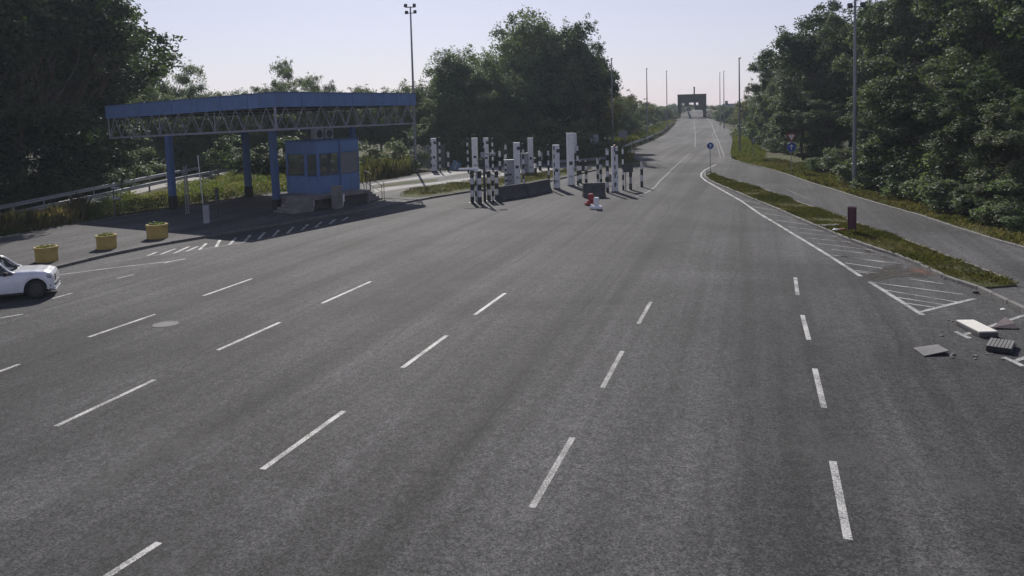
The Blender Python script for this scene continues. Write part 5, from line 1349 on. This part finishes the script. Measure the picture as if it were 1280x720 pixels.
# ================================================================== TREES
def tube_into(mb, p, q, r0, r1, rs, n=7, bend=.12, seg=4):
    p = np.array(p, float); q = np.array(q, float); L = np.linalg.norm(q - p); pts = []
    off = rs.normal(size=3) * L * bend
    for k in range(seg + 1):
        u = k / seg; pts.append(p + (q - p) * u + off * math.sin(math.pi * u) * .6)
    mb.tube([tuple(a) for a in pts], [r0 + (r1 - r0) * k / seg for k in range(seg + 1)], n, 0, caps=False)
def tree_meshes(kind, seed, H, lobes, nclump, per, leaf, cr, mat, trunk_r, shell=.45, asp=.55, fork=.35, flat=.7):
    """crown = leaf clumps spread through several lobes; trunk and limbs reach into them"""
    rs = np.random.RandomState(seed)
    vol = np.array([l[3] * l[4] * l[5] for l in lobes]); pick = rs.choice(len(lobes), nclump, p=vol / vol.sum())
    cs = []; V = []
    def put(c, k, s, d, up):
        g = rs.normal(size=(k, 3)) * np.array([s, s, s * flat]); g[:, 2] -= .16 * (g[:, 0] ** 2 + g[:, 1] ** 2) / max(s, .01)
        o_ = g / (np.linalg.norm(g, axis=1)[:, None] + 1e-6) * .45 + d * .9
        V.append(leaf_cloud(c + g, leaf, rs, up, asp, .25, o_))
    nbig = max(8, nclump // 8)
    pick = rs.choice(len(lobes), nbig, p=vol / vol.sum())
    for i in pick:
        x, y, z, rx, ry, rz = lobes[i]
        d = rs.normal(size=3); d /= np.linalg.norm(d); r = rs.uniform() ** shell * (1 + .12 * rs.normal())
        if rs.uniform() < .14: r = rs.uniform(1.0, 1.25)
        c = np.array([x + d[0] * rx * r, y + d[1] * ry * r, max(z + d[2] * rz * r, .5)]); cs.append(c)
        R_ = cr * rs.uniform(1.3, 2.5)                                  # a bough: a rounded mass of twigs, thin below
        for q in range(8):
            e = rs.normal(size=3); e[2] = abs(e[2]) * 1.0 - .35; e += d * .5; e /= np.linalg.norm(e)
            cc = c + e * R_ * np.array([1, 1, .72]); cc[2] = max(cc[2], .3)
            put(cc, int(per * rs.uniform(.6, 1.35)), cr * rs.uniform(.45, .75), e, .3)
        for q in range(2):                                              # loose twigs that break the outline
            e = rs.normal(size=3); e[2] = abs(e[2]) - .2; e += d; e /= np.linalg.norm(e)
            put(c + e * R_ * rs.uniform(1.3, 1.65), int(per * .3), cr * .34, e, .3)
    v = np.concatenate(V); v[:, 2] = np.maximum(v[:, 2], .05)
    crown = quads_mesh(kind + '_crown', v, [mat])
    mb = MB(); cx = np.mean([l[0] for l in lobes]); cy = np.mean([l[1] for l in lobes])
    zf_ = H * fork
    tube_into(mb, (0, 0, -.3), (cx * .3, cy * .3, zf_), trunk_r, trunk_r * .72, rs, 9, .04, 6)
    for l in lobes:
        top = (l[0], l[1], l[2] + l[5] * .35)
        tube_into(mb, (cx * .3, cy * .3, zf_ * .97), top, trunk_r * .6, trunk_r * .12, rs, 7, .08, 5)
        near = sorted(cs, key=lambda c: (c[0] - l[0]) ** 2 + (c[1] - l[1]) ** 2 + (c[2] - l[2]) ** 2)
        for c in near[::max(1, len(near) // 9)][:8]:
            b0 = np.array([cx * .3 + (l[0] - cx * .3) * .55, cy * .3 + (l[1] - cy * .3) * .55, zf_ + (l[2] - zf_) * .5])
            tube_into(mb, b0, c, trunk_r * .22, trunk_r * .03, rs, 5, .1, 4)
    trunk = mb.mesh(kind + '_trunk', M['bark'])
    return crown, trunk, H
def lobes_round(seed, H, R_, n, base=.25):
    r_ = random.Random(seed); L = [(0, 0, H * .62, R_ * .72, R_ * .72, H * .32)]
    for k in range(n):
        a = 6.283 * k / n + r_.uniform(-.4, .4); d = R_ * r_.uniform(.42, .66); s = R_ * r_.uniform(.30, .5)
        L.append((d * math.cos(a), d * math.sin(a), H * r_.uniform(base + .08, .82), s, s, s * r_.uniform(.8, 1.3)))
    L.append((r_.uniform(-.2, .2) * R_, r_.uniform(-.2, .2) * R_, H * .88, R_ * .36, R_ * .36, H * .12)); return L
def lobes_tall(seed, H, R_, n):
    r_ = random.Random(seed); L = []
    for k in range(n):
        u = (k + .5) / n; z = H * (.14 + .82 * u); w = R_ * (math.sin(math.pi * min(1, .18 + u * .80)) ** .7)
        a = r_.uniform(0, 6.28); d = R_ * .38 * r_.random()
        L.append((d * math.cos(a), d * math.sin(a), z, w * r_.uniform(.5, .85), w * r_.uniform(.5, .85), H / n * r_.uniform(.7, 1.1)))
    return L
VAR = {
 'broad': [tree_meshes('broad', 31, 16, lobes_round(1, 16, 7, 9), 420, 80, .34, .80, M['leaf_mid'], .34),
           tree_meshes('broad', 32, 16, lobes_round(2, 16, 6.4, 8), 300, 74, .34, .74, M['leaf_mid'], .32),
           tree_meshes('broad', 33, 15, lobes_round(3, 15, 6.8, 10), 420, 80, .33, .76, M['leaf_mid'], .33)],
 'dark': [tree_meshes('dark', 41, 18, lobes_round(4, 18, 6.5, 9, .15), 400, 64, .38, .68, M['leaf_dark'], .34),
          tree_meshes('dark', 42, 18, lobes_tall(5, 18, 5.2, 8), 360, 62, .36, .66, M['leaf_dark'], .30)],
 'poplar': [tree_meshes('poplar', 51, 18, lobes_tall(6, 18, 4.6, 9), 440, 100, .235, .52, M['leaf_poplar'], .24, .5, .7),
            tree_meshes('poplar', 52, 17, lobes_tall(7, 17, 5.0, 8), 440, 100, .235, .54, M['leaf_poplar'], .24, .5, .7),
            tree_meshes('poplar', 53, 17, lobes_round(8, 17, 5.2, 8, .12), 440, 100, .235, .52, M['leaf_poplar'], .26, .5, .7)],
 'olive': [tree_meshes('olive', 61, 10, lobes_round(9, 10, 5, 8, .1), 230, 54, .36, .62, M['leaf_olive'], .2)],
 'bush': [tree_meshes('bush', 71, 4, [(0, 0, 1.9, 1.8, 1.8, 1.7), (1.2, .3, 1.5, 1.1, 1.1, 1.2), (-1.1, -.4, 1.4, 1.1, 1.1, 1.2)], 120, 50, .24, .36, M['leaf_poplar'], .07, .5, .7, .15),
          tree_meshes('bush', 72, 3.6, [(0, 0, 1.7, 1.7, 1.7, 1.5), (-1.2, .5, 1.3, 1.1, 1.1, 1.1)], 110, 50, .22, .36, M['leaf_mid'], .07, .5, .6, .15)],
}
rt = random.Random(99); NT = [0]
def tree(kind, px, Y, top, label, group=None, wide=1.0, name=None, cat='tree', var=None, zg=None, xoff=0.0):
    p = AT(px, 130, Y); x = p.x + xoff; z0 = T(x, Y) if zg is None else zg
    h = top_z(px, top, Y) - z0
    vs_ = VAR[kind]; crown, trunk, H = vs_[NT[0] % len(vs_) if var is None else var]; NT[0] += 1
    s = h / H * 1.03; nm = name or {'broad': 'broadleaf_tree', 'dark': 'woodland_tree', 'poplar': 'poplar_tree', 'olive': 'young_tree', 'bush': 'bush'}[kind]
    e = empty(nm, (x, Y, z0 - .02), rt.uniform(0, 6.28), label, cat, group); sw = s ** .7 * wide * rt.uniform(.94, 1.06)
    e.scale = (sw, sw, s)
    link('crown', crown, e); link('trunk', trunk, e); return e
# --- dark wood at the left
gl = 'trees of the dark wood at the left'; ll = 'dark leafy tree in the dense wood beyond the left guardrails'
for px, Y, top in ((-60, 66, -60), (-25, 58, -90), (20, 63, -80), (52, 70, -45), (88, 72, -25), (60, 84, -50), (105, 84, 5), (10, 82, -60), (-45, 84, -60), (-100, 72, -70), (122, 88, 52)):
    tree('dark', px, Y, top, ll, gl, 1.05)
tree('dark', 120, 78, 78, 'shorter tree at the right edge of the dark wood, left of the canopy', None, .9)
tree('broad', 166, 104, 102, 'rounded tree right of the dark wood, above the left end of the canopy', None, .75)
tree('broad', 210, 112, 92, 'pale topped tree standing above the left half of the canopy roof', None, .8)
tree('broad', 246, 126, 106, 'small rounded treetop just showing over the middle of the canopy roof', None, .7)
gb = 'low trees behind the canopy'; lb = 'low leafy tree in the belt seen under and behind the canopy'
for px, Y, top in ((150, 92, 140), (185, 97, 128), (225, 100, 130), (262, 104, 132), (300, 108, 126), (335, 108, 124), (370, 110, 126), (405, 112, 122), (440, 112, 124), (475, 112, 122), (505, 110, 118), (170, 108, 128), (205, 112, 122), (245, 116, 124), (282, 118, 122), (318, 120, 116), (355, 122, 116), (390, 122, 115), (425, 122, 116), (460, 122, 116), (492, 122, 114)):
    tree('broad', px, Y, top, lb, gb, .95)
tree('broad', 352, 130, 88, 'wide open crowned tree rising above the canopy roof', None, .62, None, 'tree', 1)
tree('broad', 378, 128, 105, 'low rounded treetop right of the slender tree above the canopy roof', None, .7)
tree('broad', 410, 134, 106, 'small treetop over the right part of the canopy roof', None, .6)
gu = 'shrubs under the canopy trees'; lu = 'leafy shrub behind the weeds under the canopy'
for px, Y, top, v in ((285, 92, 170, 1), (330, 84, 175, 1), (365, 82, 172, 1), (392, 84, 178, 1), (462, 88, 180, 1), (490, 92, 184, 1), (245, 98, 178, 1), (500, 90, 176, 1)):
    tree('bush', px, Y, top, lu, gu, 1.25, var=v, cat='shrub')
gv = 'bushes at the foot of the left wood'; lv = 'dark bush at the foot of the left wood behind the far guardrail'
for px, py, top in ((-20, 270, 225), (12, 264, 222), (40, 258, 215), (66, 252, 212), (92, 246, 200), (116, 241, 196), (140, 235, 190), (164, 229, 186), (188, 223, 184), (212, 218, 180), (236, 213, 178), (262, 208, 172), (290, 203, 170), (100, 238, 170), (150, 226, 168), (200, 214, 165)):
    tree('bush', px, G(px, py).y + 3.0, top, lv, gv, 1.4, var=1, cat='bush')
# --- big group behind the barrier posts
tree('broad', 553, 112, 78, 'left shoulder tree of the big group behind the posts', None, .92)
tree('broad', 586, 108, 68, 'rounded grey green tree, front left of the big group behind the posts', None, 1.0, var=0)
tree('broad', 640, 118, 24, 'tallest tree of the big group behind the posts', None, .95, var=0)
tree('broad', 672, 112, 30, 'tall broad tree in the middle of the big group', None, .88, var=2)
tree('dark', 712, 114, 32, 'tall dark tree at the right of the big group', None, .9, var=0)
tree('dark', 738, 122, 56, 'dark tree forming the right edge of the big group', None, .72, var=0)
tree('broad', 610, 103, 92, 'lower rounded tree at the front of the big group', None, .95, var=2)
tree('broad', 650, 104, 100, 'lower leafy tree at the front middle of the big group', None, .9, var=0)
tree('dark', 695, 106, 102, 'lower dark tree at the front right of the big group', None, .9, var=0)
tree('broad', 545, 104, 128, 'low tree beside the right end of the canopy', None, .9, var=2)
gd = 'shrubs at the foot of the big tree group'; ld = 'dark shrub at the foot of the big tree group'
for px, Y, top in ((560, 98, 172), (590, 98, 168), (625, 97, 166), (655, 97, 170), (690, 97, 172), (722, 98, 166), (575, 100, 150), (610, 100, 150), (645, 100, 152), (680, 101, 150), (715, 102, 150), (745, 103, 158)):
    tree('bush', px, Y, top, ld, gd, 1.3, var=1, cat='shrub')
# --- receding belt left of the ramp
go_ = 'trees of the belt left of the ramp'; lo_ = 'olive green tree in the belt left of the bridge ramp'
for px, Y, top, k in ((766, 128, 104, 'olive'), (780, 132, 112, 'olive'), (792, 150, 108, 'broad'), (800, 160, 116, 'olive'), (812, 176, 122, 'broad'), (822, 190, 126, 'olive'), (830, 205, 131, 'broad'), (838, 225, 132, 'broad'), (775, 132, 140, 'olive'), (792, 130, 146, 'olive'), (805, 145, 148, 'broad'), (818, 165, 146, 'broad'), (758, 126, 120, 'olive')):
    tree(k, px, Y, top, lo_, go_, 1.0, zg=0.0, xoff=-5)
for px, Y, top in ((842, 246, 134), (846, 258, 137)): tree('broad', px, Y, top, 'small dark tree beside the left leg of the bridge portal', 'trees by the left portal leg', 1.0, zg=0, xoff=-2)
# --- right of the ramp and the right wood
gr_ = 'trees right of the bridge'; lr_ = 'small dark tree below the ramp right of the bridge portal'
for px, Y, top, k in ((890, 250, 135, 'broad'), (897, 235, 133, 'broad'), (922, 240, 128, 'broad'), (908, 215, 141, 'broad'), (919, 190, 138, 'olive')):
    tree(k, px, Y, top, lr_, gr_, .8, zg=0, xoff=2)
tree('olive', 935, 172, 127, 'olive tinted tree behind the nearest right street lamp', None, 1.0, zg=0)
tree('broad', 952, 142, 112, 'low tree between the right street lamp and the right wood', None, .7, zg=0)
tree('poplar', 962, 122, 56, 'slender open tree forming the left edge of the right wood', None, .85, var=0, zg=0)
tree('poplar', 988, 114, 52, 'leafy tree second from the left edge of the right wood', None, .95, var=1, zg=0)
tree('dark', 1012, 108, 36, 'dark tree with a pointed top in the left part of the right wood', None, .8, var=1, zg=0)
gp = 'tall trees of the right wood'; lp = 'tall leafy tree in the dense wood at the right'
for px, Y, top in ((1035, 98, 22), (1062, 92, 8), (1092, 90, 12), (1040, 110, 16), (1085, 104, -10), (1120, 84, -20), (1150, 78, -55), (1185, 74, -85), (1225, 70, -110), (1262, 64, -120), (1300, 58, -130), (1345, 54, -120), (1165, 96, -40), (1210, 92, -60), (1260, 88, -80), (1320, 78, -90), (1400, 60, -120)):
    tree('poplar' if px > 1050 else 'dark', px, Y, top, lp, gp, 1.08, zg=0)
gq = 'lower trees along the front of the right wood'; lq = 'lower bushy tree with pale leaves along the front of the right wood'
for px, py, top in ((1005, 205, 92), (1030, 210, 120), (1122, 238, 92), (1150, 248, 60), (1185, 258, 80), (1222, 270, 90), (1256, 282, 110), (1290, 292, 120)):
    tree('poplar', px, G(px, py).y + 5.5, top, lq, gq, 1.2, var=2, zg=0)
tree('poplar', 1108, 76, 118, 'bushy tree with pale sunlit leaves just right of the tall mast', None, 1.2, var=2, zg=0)
gs = 'bushes at the foot of the right wood'; ls = 'leafy bush at the foot of the right wood behind the verge'
for px, py, top in ((1018, 206, 182), (1035, 220, 186), (1052, 226, 188), (1085, 238, 190), (1100, 244, 178), (1118, 249, 196), (1140, 256, 200), (1162, 264, 206), (1184, 272, 214), (1206, 281, 226), (1228, 289, 236), (1250, 297, 246), (1272, 305, 254), (1296, 313, 258), (1120, 243, 170), (1165, 258, 180), (1220, 278, 200), (1195, 270, 190), (1245, 288, 215), (1280, 300, 225)):
    tree('bush', px, G(px, py).y + 4.4, top, ls, gs, 1.25, cat='bush', zg=0)
gx = 'bushes in the hollow behind the grass bank'; lx = 'dark bush in the hollow behind the grass bank at the right'
for px, Y, top in ((938, 136, 158), (948, 130, 150), (958, 124, 160), (968, 118, 150), (978, 114, 165), (990, 108, 160), (1002, 102, 165), (1014, 98, 170), (960, 134, 140), (985, 120, 140), (1008, 108, 145), (930, 150, 152), (968, 109, 176), (978, 106, 178), (988, 103, 180), (998, 101, 178), (1010, 96, 184)):
    tree('bush', px, Y, top, lx, gx, 1.3, cat='bush', zg=0)
gy = 'trees on the far river bank'; ly = 'small hazy tree on the far bank beyond the bridge'
for i, px in enumerate(range(812, 940, 6)):
    Y = rt.uniform(420, 480); p = AT(px, 130, Y); h = top_z(px, rt.uniform(129, 135), Y); crown, trunk, H = VAR['broad'][i % 3]
    e = empty('broadleaf_tree', (p.x, Y, 0), rt.uniform(0, 6), ly, 'tree', gy); e.scale = (.7, .7, h / H); link('crown', crown, e); link('trunk', trunk, e)
gt = 'far trees along the river bank'; lt_ = 'far tree on the flat horizon'
for i in range(26):
    x = -330 + i * 26 + rt.uniform(-8, 8); Y = rt.uniform(300, 420)
    if 20 < x < 150: continue
    crown, trunk, H = VAR['broad'][i % 3]; e = empty('broadleaf_tree', (x, Y, 0), rt.uniform(0, 6), lt_, 'tree', gt); s = rt.uniform(.7, 1.0); e.scale = (s * 1.3, s * 1.3, s)
    link('crown', crown, e); link('trunk', trunk, e)
# ================================================================== HAZE
mb = MB(); mb.box(-520, 520, -70, 640, -1.2, 34)
hz = bpy.data.materials.new('summer_haze'); hz.use_nodes = True; hn = hz.node_tree; hn.nodes.clear()
ho = hn.nodes.new('ShaderNodeOutputMaterial'); hv = hn.nodes.new('ShaderNodeVolumePrincipled')
hv.inputs['Color'].default_value = (0.78, 0.88, 1.0, 1); hv.inputs['Density'].default_value = 0.0003; hv.inputs['Anisotropy'].default_value = 0.3
hn.links.new(hv.outputs[0], ho.inputs['Volume'])
tag(mb.build('haze', hz), None, None, None, 'stuff')
